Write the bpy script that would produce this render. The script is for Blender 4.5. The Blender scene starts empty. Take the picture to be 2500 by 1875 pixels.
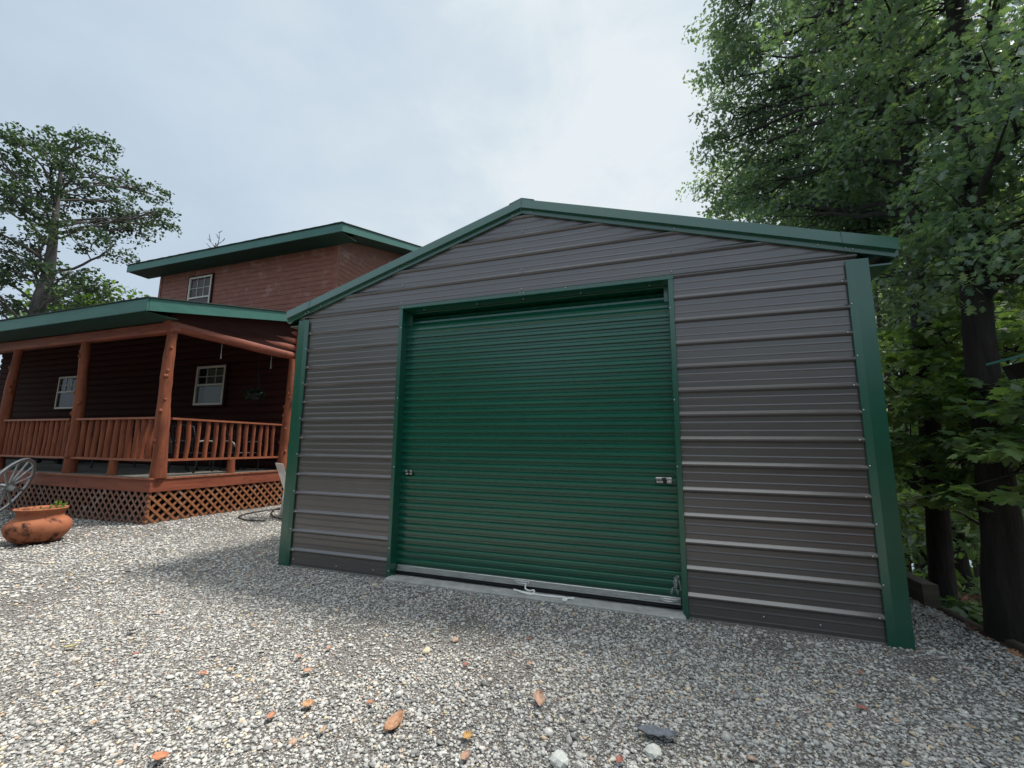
import bpy, math, random
import numpy as np
from mathutils import Vector, Matrix
R = math.radians
scene = bpy.context.scene

# ------------------------------------------------------------------ camera
F_PX = 1015.9
CAM = np.array([0.0, -4.224, 1.461])
_yaw, _pit, _rol = 0.3313, 0.1460, 0.0101
def _basis():
    cy, sy = math.cos(_yaw), math.sin(_yaw); cp, sp = math.cos(_pit), math.sin(_pit)
    f = np.array([-sy*cp, cy*cp, sp]); r = np.array([cy, sy, 0]); u = np.cross(r, f)
    c, s = math.cos(_rol), math.sin(_rol)
    return c*r+s*u, -s*r+c*u, f
CR, CU, CF = _basis()
cam_d = bpy.data.cameras.new('camera'); cam = bpy.data.objects.new('camera', cam_d)
scene.collection.objects.link(cam); scene.camera = cam
cam_d.sensor_width = 36; cam_d.lens = 36*F_PX/2500; cam_d.clip_end = 2000; cam_d.clip_start = 0.05
m = Matrix(((CR[0], CU[0], -CF[0], CAM[0]), (CR[1], CU[1], -CF[1], CAM[1]), (CR[2], CU[2], -CF[2], CAM[2]), (0, 0, 0, 1)))
cam.matrix_world = m
def ray(u, v): return (u-1250)/F_PX*CR-(v-937.5)/F_PX*CU+CF
def at_z(u, v, z): d = ray(u, v); return CAM+d*(z-CAM[2])/d[2]
def at_y(u, v, y): d = ray(u, v); return CAM+d*(y-CAM[1])/d[1]
def at_d(u, v, D): d = ray(u, v); return CAM+d*D/math.hypot(d[0], d[1])

# ------------------------------------------------------------------ world + sun
scene.view_settings.view_transform = 'Standard'; scene.view_settings.look = 'None'
scene.view_settings.exposure = 0.35; scene.view_settings.gamma = 1.0
w = bpy.data.worlds.new('World'); scene.world = w; w.use_nodes = True
SUN_DIR = Vector((0.42, 0.30, 1.15)).normalized()       # towards the sun
nt = w.node_tree; N = nt.nodes; L = nt.links; N.clear()
def node(t, **k):
    n = N.new(t)
    for a, b in k.items(): setattr(n, a, b)
    return n
out = node('ShaderNodeOutputWorld'); bg = node('ShaderNodeBackground')
sky = node('ShaderNodeTexSky', sky_type='NISHITA', sun_disc=False)
sky.sun_elevation = math.asin(SUN_DIR.z); sky.sun_rotation = math.atan2(SUN_DIR.x, SUN_DIR.y)
tc = node('ShaderNodeTexCoord')
def noise_w(scale, det, rough, off, dist=0.0):
    mp = node('ShaderNodeMapping'); mp.inputs['Location'].default_value = off; mp.inputs['Scale'].default_value = (1, 1, 1.6)
    L.new(tc.outputs['Generated'], mp.inputs[0])
    n = node('ShaderNodeTexNoise'); n.inputs['Scale'].default_value = scale; n.inputs['Detail'].default_value = det
    n.inputs['Roughness'].default_value = rough; n.inputs['Distortion'].default_value = dist
    L.new(mp.outputs[0], n.inputs[0]); return n
dotn = node('ShaderNodeVectorMath', operation='DOT_PRODUCT'); L.new(tc.outputs['Generated'], dotn.inputs[0])
glow = Vector((-0.02, 0.80, 0.60)).normalized(); dotn.inputs[1].default_value = glow
n1 = noise_w(2.2, 8, 0.55, (3.1, 1.7, 0.4), 0.3)
n2 = noise_w(4.2, 9, 0.6, (0.3, 5.7, 2.4), 0.6)
mr = node('ShaderNodeMapRange'); mr.inputs[1].default_value = 0.5; mr.inputs[2].default_value = 1.0; mr.inputs[3].default_value = 0.02; mr.inputs[4].default_value = 0.80
L.new(dotn.outputs['Value'], mr.inputs[0])
a1 = node('ShaderNodeMath', operation='MULTIPLY_ADD'); L.new(n1.outputs[0], a1.inputs[0]); a1.inputs[1].default_value = 1.15; L.new(mr.outputs[0], a1.inputs[2])
a2 = node('ShaderNodeMath', operation='MULTIPLY_ADD'); L.new(n2.outputs[0], a2.inputs[0]); a2.inputs[1].default_value = 0.62; L.new(a1.outputs[0], a2.inputs[2])
cr = node('ShaderNodeValToRGB'); e = cr.color_ramp.elements
e[0].position = 0.50; e[0].color = (0.425, 0.510, 0.605, 1); e[1].position = 1.0; e[1].color = (0.66, 0.71, 0.73, 1)
for pos, c in ((0.66, (0.465, 0.552, 0.640, 1)), (0.84, (0.53, 0.61, 0.67, 1))):
    x = e.new(pos); x.color = c
sc_ = node('ShaderNodeMath', operation='MULTIPLY'); L.new(a2.outputs[0], sc_.inputs[0]); sc_.inputs[1].default_value = 0.55
L.new(sc_.outputs[0], cr.inputs[0])
skb = node('ShaderNodeVectorMath', operation='SCALE'); L.new(sky.outputs[0], skb.inputs[0]); skb.inputs[3].default_value = 1.0
cl = node('ShaderNodeVectorMath', operation='SCALE'); L.new(cr.outputs[0], cl.inputs[0]); cl.inputs[3].default_value = 10.0
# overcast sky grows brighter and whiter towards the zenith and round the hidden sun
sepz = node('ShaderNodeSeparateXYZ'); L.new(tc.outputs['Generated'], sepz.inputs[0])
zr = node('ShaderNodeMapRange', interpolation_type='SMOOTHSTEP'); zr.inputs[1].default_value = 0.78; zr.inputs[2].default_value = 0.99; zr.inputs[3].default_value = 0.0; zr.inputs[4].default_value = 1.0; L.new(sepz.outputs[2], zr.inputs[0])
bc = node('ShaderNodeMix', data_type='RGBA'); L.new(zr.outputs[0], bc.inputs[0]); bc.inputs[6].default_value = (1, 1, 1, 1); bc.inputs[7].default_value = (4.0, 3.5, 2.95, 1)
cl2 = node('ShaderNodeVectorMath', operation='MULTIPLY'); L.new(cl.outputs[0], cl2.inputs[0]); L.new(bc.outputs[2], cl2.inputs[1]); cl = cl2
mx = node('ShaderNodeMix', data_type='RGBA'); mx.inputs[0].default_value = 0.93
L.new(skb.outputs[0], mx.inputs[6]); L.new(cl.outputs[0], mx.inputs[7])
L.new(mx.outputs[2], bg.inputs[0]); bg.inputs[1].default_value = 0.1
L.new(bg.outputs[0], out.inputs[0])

sd = bpy.data.lights.new('sun', 'SUN'); sd.energy = 3.4; sd.angle = R(8); sd.color = (1.0, 0.95, 0.86)
so = bpy.data.objects.new('sun', sd); scene.collection.objects.link(so)
so.rotation_euler = SUN_DIR.to_track_quat('Z', 'Y').to_euler(); so.location = (5, 5, 20)

# ------------------------------------------------------------------ helpers
COL = scene.collection
def link(o, parent=None):
    COL.objects.link(o)
    if parent is not None: o.parent = parent
    return o
def tag(o, label=None, cat=None, group=None, kind=None):
    if label: o['label'] = label
    if cat: o['category'] = cat
    if group: o['group'] = group
    if kind: o['kind'] = kind
    return o
def empty(name, loc=(0, 0, 0), rz=0.0):
    o = bpy.data.objects.new(name, None); o.location = loc; o.rotation_euler = (0, 0, rz); o.empty_display_size = 0.1
    return link(o)
class MB:
    def __init__(s): s.v = []; s.f = []; s.m = []; s.sm = []
    def add(s, vs, fs, mat=0, smooth=False):
        b = len(s.v); s.v += [tuple(map(float, v)) for v in vs]; s.f += [tuple(i+b for i in f) for f in fs]
        s.m += [mat]*len(fs); s.sm += [smooth]*len(fs)
    def box(s, a, b, mat=0, bev=0.0):
        x0, y0, z0 = [min(a[i], b[i]) for i in range(3)]; x1, y1, z1 = [max(a[i], b[i]) for i in range(3)]
        if bev > 0:
            c = min(bev, (x1-x0)*.45, (y1-y0)*.45, (z1-z0)*.45)
            vs = []
            for X, sx in ((x0, 1), (x1, -1)):
                for Y, sy in ((y0, 1), (y1, -1)):
                    for Z, sz in ((z0, 1), (z1, -1)):
                        vs += [(X+sx*c, Y+sy*c, Z), (X+sx*c, Y, Z+sz*c), (X, Y+sy*c, Z+sz*c)]
            I = lambda i, j, k, t: (i*4+j*2+k)*3+t
            fs = []
            for k in (0, 1): fs.append([I(0,0,k,0), I(1,0,k,0), I(1,1,k,0), I(0,1,k,0)][::(1 if k else -1)])
            for j in (0, 1): fs.append([I(0,j,0,1), I(1,j,0,1), I(1,j,1,1), I(0,j,1,1)][::(-1 if j else 1)])
            for i in (0, 1): fs.append([I(i,0,0,2), I(i,1,0,2), I(i,1,1,2), I(i,0,1,2)][::(1 if i else -1)])
            for j in (0, 1):
                for k in (0, 1): fs.append([I(0,j,k,0), I(1,j,k,0), I(1,j,k,1), I(0,j,k,1)])
            for i in (0, 1):
                for k in (0, 1): fs.append([I(i,0,k,0), I(i,1,k,0), I(i,1,k,2), I(i,0,k,2)])
            for i in (0, 1):
                for j in (0, 1): fs.append([I(i,j,0,1), I(i,j,1,1), I(i,j,1,2), I(i,j,0,2)])
            for i in (0, 1):
                for j in (0, 1):
                    for k in (0, 1): fs.append([I(i,j,k,0), I(i,j,k,1), I(i,j,k,2)])
            s.add(vs, fs, mat); return s
        vs = [(x0,y0,z0),(x1,y0,z0),(x1,y1,z0),(x0,y1,z0),(x0,y0,z1),(x1,y0,z1),(x1,y1,z1),(x0,y1,z1)]
        s.add(vs, [(0,3,2,1),(4,5,6,7),(0,1,5,4),(1,2,6,5),(2,3,7,6),(3,0,4,7)], mat); return s
    def bar(s, p, q, wd, ht, up=(0, 0, 1), mat=0):
        p = Vector(p); q = Vector(q); d = (q-p).normalized(); upv = Vector(up)
        sdv = d.cross(upv).normalized()*wd/2; u = sdv.cross(d).normalized()*ht/2
        vs = [p-sdv-u, p+sdv-u, p+sdv+u, p-sdv+u, q-sdv-u, q+sdv-u, q+sdv+u, q-sdv+u]
        s.add(vs, [(0,3,2,1),(4,5,6,7),(0,1,5,4),(1,2,6,5),(2,3,7,6),(3,0,4,7)], mat); return s
    def tube(s, pts, rad, n=8, mat=0, caps=True, smooth=True, jit=0.0, rng=None, closed=False):
        pts = [Vector(p) for p in pts]; k = len(pts)
        if not hasattr(rad, '__len__'): rad = [rad]*k
        vs = []; prev = None
        for i, p in enumerate(pts):
            if closed: t = pts[(i+1) % k]-pts[i-1]
            else: t = pts[min(i+1, k-1)]-pts[max(i-1, 0)]
            t.normalize()
            if prev is None:
                a = Vector((0, 0, 1)) if abs(t.z) < .9 else Vector((1, 0, 0))
                prev = t.cross(a).normalized()
            prev = (prev-t*prev.dot(t)).normalized(); b = t.cross(prev)
            for j in range(n):
                an = 2*math.pi*j/n; rr = rad[i]*(1+(rng.uniform(-jit, jit) if rng else 0))
                vs.append(p+prev*math.cos(an)*rr+b*math.sin(an)*rr)
        fs = [(i*n+j, i*n+(j+1) % n, (i+1)*n+(j+1) % n, (i+1)*n+j) for i in range(k-1) for j in range(n)]
        if closed: fs += [((k-1)*n+j, (k-1)*n+(j+1) % n, (j+1) % n, j) for j in range(n)]
        s.add(vs, fs, mat, smooth)
        if caps and not closed:
            s.add([vs[j] for j in range(n)][::-1], [tuple(range(n))], mat); s.add([vs[(k-1)*n+j] for j in range(n)], [tuple(range(n))], mat)
        return s
    def lathe(s, prof, c=(0, 0, 0), n=32, mat=0, jit=None):
        vs = []
        for (r, z) in prof:
            for j in range(n):
                a = 2*math.pi*j/n; vs.append((c[0]+r*math.cos(a), c[1]+r*math.sin(a), c[2]+z))
        fs = [(i*n+j, i*n+(j+1) % n, (i+1)*n+(j+1) % n, (i+1)*n+j) for i in range(len(prof)-1) for j in range(n)]
        s.add(vs, fs, mat, True); return s
    def ball(s, c, r, mat=0, n=6, sc=(1, 1, 1)):
        prof = [(r*math.sin(math.pi*i/n), -r*math.cos(math.pi*i/n)) for i in range(n+1)]
        vs = []; k = 8
        for (rr, z) in prof:
            for j in range(k):
                a = 2*math.pi*j/k; vs.append((c[0]+rr*math.cos(a)*sc[0], c[1]+rr*math.sin(a)*sc[1], c[2]+z*sc[2]))
        s.add(vs, [(i*k+j, i*k+(j+1) % k, (i+1)*k+(j+1) % k, (i+1)*k+j) for i in range(n) for j in range(k)], mat, True); return s
    def build(s, name, mats, parent=None, rot=None, loc=None):
        me = bpy.data.meshes.new(name); me.from_pydata(s.v, [], s.f)
        for mm in (mats if isinstance(mats, (list, tuple)) else [mats]): me.materials.append(mm)
        me.polygons.foreach_set('material_index', s.m); me.polygons.foreach_set('use_smooth', s.sm); me.update()
        o = bpy.data.objects.new(name, me)
        if rot: o.rotation_euler = rot
        if loc is not None: o.location = loc
        return link(o, parent)
def np_mesh(name, V, nper, mats, parent=None, smooth=False, mat_idx=None):
    """V: (nfaces*nper,3) separate polygons of nper corners"""
    me = bpy.data.meshes.new(name); nv = len(V); nf = nv//nper
    me.vertices.add(nv); me.vertices.foreach_set('co', np.asarray(V, np.float32).ravel())
    me.loops.add(nv); me.loops.foreach_set('vertex_index', np.arange(nv, dtype=np.int32))
    me.polygons.add(nf); me.polygons.foreach_set('loop_start', np.arange(0, nv, nper, dtype=np.int32))
    for mm in mats: me.materials.append(mm)
    me.update(calc_edges=True)
    o = bpy.data.objects.new(name, me); return link(o, parent)

# ------------------------------------------------------------------ materials
def mat(name, col, rough=0.5, metal=0.0, spec=0.5, var=0.0, vscale=(4, 4, 4), col2=None, bump=0.0, bscale=(30, 30, 30), bdist=0.01,
        stain=None, stain_scale=3.0, stain_amt=0.5, stain_lo=.56, det=4, coat=0.0):
    mt = bpy.data.materials.new(name); mt.use_nodes = True; t = mt.node_tree; n = t.nodes; l = t.links
    b = n['Principled BSDF']; b.inputs['Roughness'].default_value = rough; b.inputs['Metallic'].default_value = metal
    b.inputs['Specular IOR Level'].default_value = spec; b.inputs['Base Color'].default_value = (*col, 1)
    if coat: b.inputs['Coat Weight'].default_value = coat; b.inputs['Coat Roughness'].default_value = 0.20
    tcn = n.new('ShaderNodeTexCoord'); cur = None
    def nz(sc, d=det, rg=0.6):
        mp = n.new('ShaderNodeMapping'); mp.inputs['Scale'].default_value = sc; l.new(tcn.outputs['Object'], mp.inputs[0])
        q = n.new('ShaderNodeTexNoise'); q.inputs['Scale'].default_value = 1; q.inputs['Detail'].default_value = d; q.inputs['Roughness'].default_value = rg
        l.new(mp.outputs[0], q.inputs[0]); return q
    if var or col2:
        q = nz(vscale); rp = n.new('ShaderNodeValToRGB'); rp.color_ramp.elements[0].position = .32; rp.color_ramp.elements[1].position = .68
        c2 = col2 if col2 else tuple(min(1, c*(1+var)) for c in col); c1 = col if col2 else tuple(c*(1-var) for c in col)
        rp.color_ramp.elements[0].color = (*c1, 1); rp.color_ramp.elements[1].color = (*c2, 1)
        l.new(q.outputs[0], rp.inputs[0]); cur = rp.outputs[0]
    if stain:
        q = nz((stain_scale,)*3, 8, .65); rp = n.new('ShaderNodeValToRGB'); rp.color_ramp.elements[0].position = stain_lo; rp.color_ramp.elements[1].position = stain_lo+.14
        l.new(q.outputs[0], rp.inputs[0]); mm = n.new('ShaderNodeMath'); mm.operation = 'MULTIPLY'; mm.inputs[1].default_value = stain_amt; l.new(rp.outputs[0], mm.inputs[0])
        mxn = n.new('ShaderNodeMix'); mxn.data_type = 'RGBA'; l.new(mm.outputs[0], mxn.inputs[0])
        if cur is not None: l.new(cur, mxn.inputs[6])
        else: mxn.inputs[6].default_value = (*col, 1)
        mxn.inputs[7].default_value = (*stain, 1); cur = mxn.outputs[2]
    if cur is not None: l.new(cur, b.inputs['Base Color'])
    if bump:
        q = nz(bscale); bp = n.new('ShaderNodeBump'); bp.inputs['Strength'].default_value = bump; bp.inputs['Distance'].default_value = bdist
        l.new(q.outputs[0], bp.inputs['Height']); l.new(bp.outputs[0], b.inputs['Normal'])
    return mt
def island_mat(name, cols, rough=0.8, transl=0.0, bump=0.0, spec=0.3, tcol=None, noise=0.25):
    mt = bpy.data.materials.new(name); mt.use_nodes = True; t = mt.node_tree; n = t.nodes; l = t.links
    b = n['Principled BSDF']; b.inputs['Roughness'].default_value = rough; b.inputs['Specular IOR Level'].default_value = spec
    g = n.new('ShaderNodeNewGeometry'); rp = n.new('ShaderNodeValToRGB'); el = rp.color_ramp.elements
    rp.color_ramp.interpolation = 'LINEAR'
    el[0].position = cols[0][0]; el[0].color = (*cols[0][1], 1); el[1].position = cols[-1][0]; el[1].color = (*cols[-1][1], 1)
    for p, c in cols[1:-1]:
        x = el.new(p); x.color = (*c, 1)
    l.new(g.outputs['Random Per Island'], rp.inputs[0]); cur = rp.outputs[0]
    if noise:
        tcn = n.new('ShaderNodeTexCoord'); q = n.new('ShaderNodeTexNoise'); q.inputs['Scale'].default_value = 70 if not transl else 1.3; q.inputs['Detail'].default_value = 3
        l.new(tcn.outputs['Object'], q.inputs[0])
        m1 = n.new('ShaderNodeMapRange'); m1.inputs[1].default_value = .3; m1.inputs[2].default_value = .7; m1.inputs[3].default_value = 1-noise; m1.inputs[4].default_value = 1+noise
        l.new(q.outputs[0], m1.inputs[0]); vm = n.new('ShaderNodeVectorMath'); vm.operation = 'SCALE'; l.new(cur, vm.inputs[0]); l.new(m1.outputs[0], vm.inputs[3]); cur = vm.outputs[0]
    l.new(cur, b.inputs['Base Color'])
    if transl:
        tr = n.new('ShaderNodeBsdfTranslucent'); mxs = n.new('ShaderNodeMixShader'); mxs.inputs[0].default_value = transl
        vm2 = n.new('ShaderNodeVectorMath'); vm2.operation = 'MULTIPLY'; l.new(cur, vm2.inputs[0]); vm2.inputs[1].default_value = tcol or (1.6, 1.7, .7)
        l.new(vm2.outputs[0], tr.inputs[0]); l.new(b.outputs[0], mxs.inputs[1]); l.new(tr.outputs[0], mxs.inputs[2]); l.new(mxs.outputs[0], n['Material Output'].inputs[0])
    return mt
M = {}
M['panel'] = mat('painted_panel', (0.100, 0.088, 0.088), rough=0.30, spec=1.0, coat=1.0, metal=0.1, stain=(.17, .155, .145), stain_scale=1.7, stain_amt=.18, var=0.06, vscale=(1.2, 1.2, 5), bump=0.10, bscale=(1.5, 1.5, 5), bdist=0.01)
M['green'] = mat('green_trim_paint', (0.003, 0.092, 0.056), rough=0.28, spec=0.8, coat=0.9, var=0.05, vscale=(3, 3, 3), bump=0.06, bscale=(2, 2, 4), bdist=0.01)
M['curtain'] = mat('green_door_paint', (0.002, 0.104, 0.062), rough=0.28, spec=0.7, coat=0.7, var=0.12, vscale=(.8, 1, 6), bump=0.12, bscale=(1.2, 2, 9), bdist=0.01)
M['screw'] = mat('zinc_screw', (0.7, 0.7, 0.72), rough=0.3, metal=0.9)
M['alu'] = mat('aluminium_bar', (0.55, 0.56, 0.56), rough=0.42, metal=0.7, var=0.15, vscale=(6, 20, 40))
M['rubber'] = mat('black_rubber', (0.012, 0.012, 0.014), rough=0.7)
M['steel'] = mat('zinc_steel', (0.62, 0.63, 0.64), rough=0.3, metal=0.85, var=0.2, vscale=(30, 30, 30))
M['rope'] = mat('white_rope', (0.88, 0.88, 0.85), rough=0.85)
M['concrete'] = mat('concrete', (0.42, 0.41, 0.39), rough=0.9, var=0.2, vscale=(6, 6, 6), bump=0.4, bscale=(40, 40, 40), stain=(0.2, 0.18, 0.16), stain_scale=5, stain_amt=.4)
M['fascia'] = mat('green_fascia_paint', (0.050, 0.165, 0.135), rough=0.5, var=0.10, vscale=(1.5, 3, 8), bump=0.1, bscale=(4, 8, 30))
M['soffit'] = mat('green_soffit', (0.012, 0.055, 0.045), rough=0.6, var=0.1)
M['shingle'] = mat('dark_shingles', (0.035, 0.05, 0.042), rough=0.9, var=0.35, vscale=(6, 12, 12), bump=0.6, bscale=(20, 20, 20))
M['post'] = mat('stained_log', (0.165, 0.046, 0.023), rough=0.6, spec=0.3, col2=(0.29, 0.088, 0.040), vscale=(14, 14, 1.6), bump=0.35, bscale=(40, 40, 3), bdist=0.006, stain=(0.10, 0.02, 0.01), stain_scale=7, stain_amt=.5)
M['rail'] = mat('stained_rail', (0.25, 0.075, 0.034), rough=0.5, col2=(0.36, 0.115, 0.055), vscale=(3, 3, 12), bump=0.2, bscale=(5, 5, 40), stain=(0.5, 0.35, 0.25), stain_scale=9, stain_amt=.3)
M['band'] = mat('stained_band', (0.20, 0.050, 0.028), rough=0.5, col2=(0.33, 0.095, 0.05), vscale=(1.2, 1.2, 14), bump=0.25, bscale=(2, 2, 40), stain=(0.08, 0.02, 0.012), stain_scale=4, stain_amt=.5)
M['deck'] = mat('grey_deck_boards', (0.16, 0.15, 0.13), rough=0.75, var=0.3, vscale=(8, 2, 8), bump=0.3)
M['lattice'] = mat('stained_lattice', (0.33, 0.140, 0.062), rough=0.7, spec=0.3, col2=(0.25, 0.092, 0.045), vscale=(7, 7, 7), stain=(0.34, 0.30, 0.26), stain_scale=3, stain_amt=.55)
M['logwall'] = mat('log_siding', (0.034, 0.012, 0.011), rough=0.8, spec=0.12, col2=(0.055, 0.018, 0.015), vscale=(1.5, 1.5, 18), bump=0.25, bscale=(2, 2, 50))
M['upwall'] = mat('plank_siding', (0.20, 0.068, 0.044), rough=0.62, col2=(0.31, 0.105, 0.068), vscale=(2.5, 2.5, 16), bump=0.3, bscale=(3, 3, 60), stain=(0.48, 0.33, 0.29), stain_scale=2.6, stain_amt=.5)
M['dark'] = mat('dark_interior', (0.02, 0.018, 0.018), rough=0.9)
M['vinyl'] = mat('cream_vinyl', (0.62, 0.60, 0.52), rough=0.4)
M['blind'] = mat('window_blind', (0.50, 0.52, 0.46), rough=0.8, var=0.1, vscale=(1, 1, 30))
gl = mat('window_glass', (0.02, 0.03, 0.035), rough=0.05, spec=0.8); M['glass'] = gl
_g = gl.node_tree; _b = _g.nodes['Principled BSDF']; _tr = _g.nodes.new('ShaderNodeBsdfTransparent'); _mx = _g.nodes.new('ShaderNodeMixShader'); _mx.inputs[0].default_value = .35
_g.links.new(_b.outputs[0], _mx.inputs[2]); _g.links.new(_tr.outputs[0], _mx.inputs[1]); _g.links.new(_mx.outputs[0], _g.nodes['Material Output'].inputs[0])
M['terracotta'] = mat('terracotta', (0.42, 0.155, 0.080), rough=0.85, spec=0.2, col2=(0.30, 0.105, 0.055), vscale=(5, 5, 7), bump=0.25, bscale=(25, 25, 25), stain=(0.035, 0.02, 0.018), stain_scale=7, stain_amt=1.0, stain_lo=.515)
M['soil'] = mat('potting_soil', (0.05, 0.035, 0.025), rough=1, bump=0.8)
M['wheelwood'] = mat('weathered_grey_wood', (0.66, 0.66, 0.64), rough=0.85, col2=(0.46, 0.46, 0.45), vscale=(12, 12, 12), bump=0.3)
M['hose'] = mat('black_hose', (0.015, 0.015, 0.016), rough=0.45)
M['plastic'] = mat('white_plastic', (0.72, 0.71, 0.68), rough=0.45, var=0.05)
M['iron'] = mat('dark_iron', (0.03, 0.03, 0.032), rough=0.45, metal=0.5)
M['cast'] = mat('pale_cast_arm', (0.22, 0.21, 0.18), rough=0.5)
M['mesh'] = mat('grey_mesh_weave', (0.10, 0.09, 0.09), rough=0.7, var=0.5, vscale=(60, 60, 60))
M['bark'] = mat('tree_bark', (0.016, 0.014, 0.013), rough=0.95, col2=(0.042, 0.036, 0.032), vscale=(16, 16, 2.5), bump=0.9, bscale=(26, 26, 4), bdist=0.03)
M['barkpale'] = mat('pale_bark', (0.08, 0.073, 0.067), rough=0.95, col2=(0.14, 0.13, 0.12), vscale=(8, 8, 2), bump=0.6, bscale=(14, 14, 4), bdist=0.03)
M['timber'] = mat('weathered_timber', (0.12, 0.10, 0.08), rough=0.9, var=0.3, vscale=(3, 3, 20), bump=0.5)
leafA = island_mat('oak_leaves', [(0, (0.090, 0.145, 0.112)), (.5, (0.128, 0.196, 0.146)), (.9, (0.165, 0.235, 0.158)), (1, (0.23, 0.30, 0.15))], rough=0.38, transl=0.45, spec=0.8)
leafM = island_mat('maple_leaves', [(0, (0.090, 0.155, 0.070)), (.5, (0.135, 0.220, 0.095)), (.92, (0.17, 0.26, 0.100)), (1, (0.26, 0.32, 0.09))], rough=0.45, transl=0.42, spec=0.5)
leafL = island_mat('elm_leaves', [(0, (0.032, 0.062, 0.042)), (.6, (0.052, 0.090, 0.055)), (1, (0.085, 0.13, 0.065))], rough=0.5, transl=0.28, spec=0.4)
leafY = island_mat('yellow_green_leaves', [(0, (0.07, 0.14, 0.03)), (.6, (0.11, 0.19, 0.04)), (1, (0.17, 0.25, 0.06))], rough=0.5, transl=0.4, spec=0.4)  # yellow-green leaf colour for the bushy tree, pot weeds and some forest trees
leafD = island_mat('dark_foliage', [(0, (0.012, 0.022, 0.014)), (1, (0.03, 0.05, 0.028))], rough=0.6, transl=0.1, spec=0.2)
stoneM = island_mat('crushed_limestone', [(0, (0.19, 0.188, 0.185)), (.10, (0.30, 0.295, 0.285)), (.30, (0.43, 0.42, 0.40)), (.58, (0.54, 0.525, 0.495)), (.88, (0.66, 0.64, 0.605)), (.935, (0.66, 0.53, 0.34)), (.965, (0.48, 0.32, 0.24)), (1, (0.76, 0.75, 0.72))], rough=0.9, spec=0.25, noise=0.22)

# ------------------------------------------------------------------ ground
def ss(x): x = np.clip(x, 0, 1); return x*x*(3-2*x)
def ground_z(x, y):
    x = np.asarray(x, float); y = np.asarray(y, float)
    t = np.maximum(0, .45*(x-2.6)+.75*(y-1.2)); t = np.where(y > 9.6, np.maximum(t, .8*(y-9.6)), t)
    mask = ss((x-1.95)/1.2); mask = np.where(y > 10, np.maximum(mask, ss((x+7)/6)*ss((y-10)/3)), mask)
    drop = np.minimum(t, 6)*.22+np.maximum(0, np.minimum(t-6, 22))*.5
    lip = .07*ss((x-2.3)/.5)
    return -0.03-lip-drop*mask+.012*np.sin(x*1.3+.5)*np.sin(y*1.1)
def grid(name, xs, ys, zf, m_, kind='structure', hole=None):
    X, Y = np.meshgrid(xs, ys); Z = zf(X, Y); V = np.stack([X, Y, Z], -1).reshape(-1, 3); nx = len(xs)
    fs = []
    for j in range(len(ys)-1):
        for i in range(nx-1): a = j*nx+i; fs.append((a, a+1, a+nx+1, a+nx))
    b = MB(); b.add(V, fs, 0, True); o = b.build(name, m_); o['kind'] = kind; return o
floorM = mat('leaf_litter_floor', (0.035, 0.022, 0.015), rough=1, col2=(0.10, 0.052, 0.032), vscale=(9, 9, 9), bump=0.8, bscale=(25, 25, 25), bdist=0.03, stain=(0.035, 0.06, 0.02), stain_scale=.6, stain_amt=.6)
ax = np.unique(np.concatenate([np.linspace(-400, -30, 8), np.linspace(-30, 1, 12), np.linspace(1, 30, 60), np.linspace(30, 400, 14)]))
ay = np.unique(np.concatenate([np.linspace(-200, -6, 6), np.linspace(-6, 40, 90), np.linspace(40, 500, 14)]))
grid('forest_floor', ax, ay, lambda x, y: ground_z(x, y)-.012-.10*ss((2.15-x)/.5), floorM)
# gravel yard sheet: grey grit between the loose stones
gm = bpy.data.materials.new('gravel_grit'); gm.use_nodes = True
t = gm.node_tree; n = t.nodes; l = t.links; b = n['Principled BSDF']; b.inputs['Roughness'].default_value = .95; b.inputs['Specular IOR Level'].default_value = .2
tcn = n.new('ShaderNodeTexCoord'); v1 = n.new('ShaderNodeTexVoronoi'); v1.inputs['Scale'].default_value = 95; v1.inputs['Randomness'].default_value = 1
wn = n.new('ShaderNodeTexNoise'); wn.inputs['Scale'].default_value = 40; wn.inputs['Detail'].default_value = 3
vm = n.new('ShaderNodeVectorMath'); vm.operation = 'MULTIPLY_ADD'; l.new(wn.outputs['Color'], vm.inputs[0]); vm.inputs[1].default_value = (.012, .012, .012); l.new(tcn.outputs['Object'], vm.inputs[2]); l.new(tcn.outputs['Object'], wn.inputs[0])
l.new(vm.outputs[0], v1.inputs[0]); sp = n.new('ShaderNodeSeparateColor'); l.new(v1.outputs['Color'], sp.inputs[0])
rp = n.new('ShaderNodeValToRGB'); el = rp.color_ramp.elements; el[0].color = (.15, .14, .13, 1); el[1].color = (.55, .52, .49, 1); x = el.new(.45); x.color = (.32, .30, .28, 1); x = el.new(.8); x.color = (.40, .375, .35, 1)
l.new(sp.outputs[0], rp.inputs[0])
rp2 = n.new('ShaderNodeValToRGB'); rp2.color_ramp.elements[0].position = .25; rp2.color_ramp.elements[0].color = (1, 1, 1, 1); rp2.color_ramp.elements[1].position = .75; rp2.color_ramp.elements[1].color = (.32, .31, .3, 1)
l.new(v1.outputs['Distance'], rp2.inputs[0]); mm = n.new('ShaderNodeMix'); mm.data_type = 'RGBA'; mm.blend_type = 'MULTIPLY'; mm.inputs[0].default_value = 1
l.new(rp.outputs[0], mm.inputs[6]); l.new(rp2.outputs[0], mm.inputs[7]); l.new(mm.outputs[2], b.inputs['Base Color'])
bp = n.new('ShaderNodeBump'); bp.invert = True; bp.inputs['Strength'].default_value = .9; bp.inputs['Distance'].default_value = .012; l.new(v1.outputs['Distance'], bp.inputs['Height']); l.new(bp.outputs[0], b.inputs['Normal'])
def edge_x(y): return 2.44+.06*np.sin(np.asarray(y)*1.7)+np.where(np.asarray(y) < 1.1, .12*(1.1-np.asarray(y))*.35, 0)
ys_ = np.concatenate([np.linspace(-60, -6, 10), np.linspace(-5.5, 9, 60)])
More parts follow.
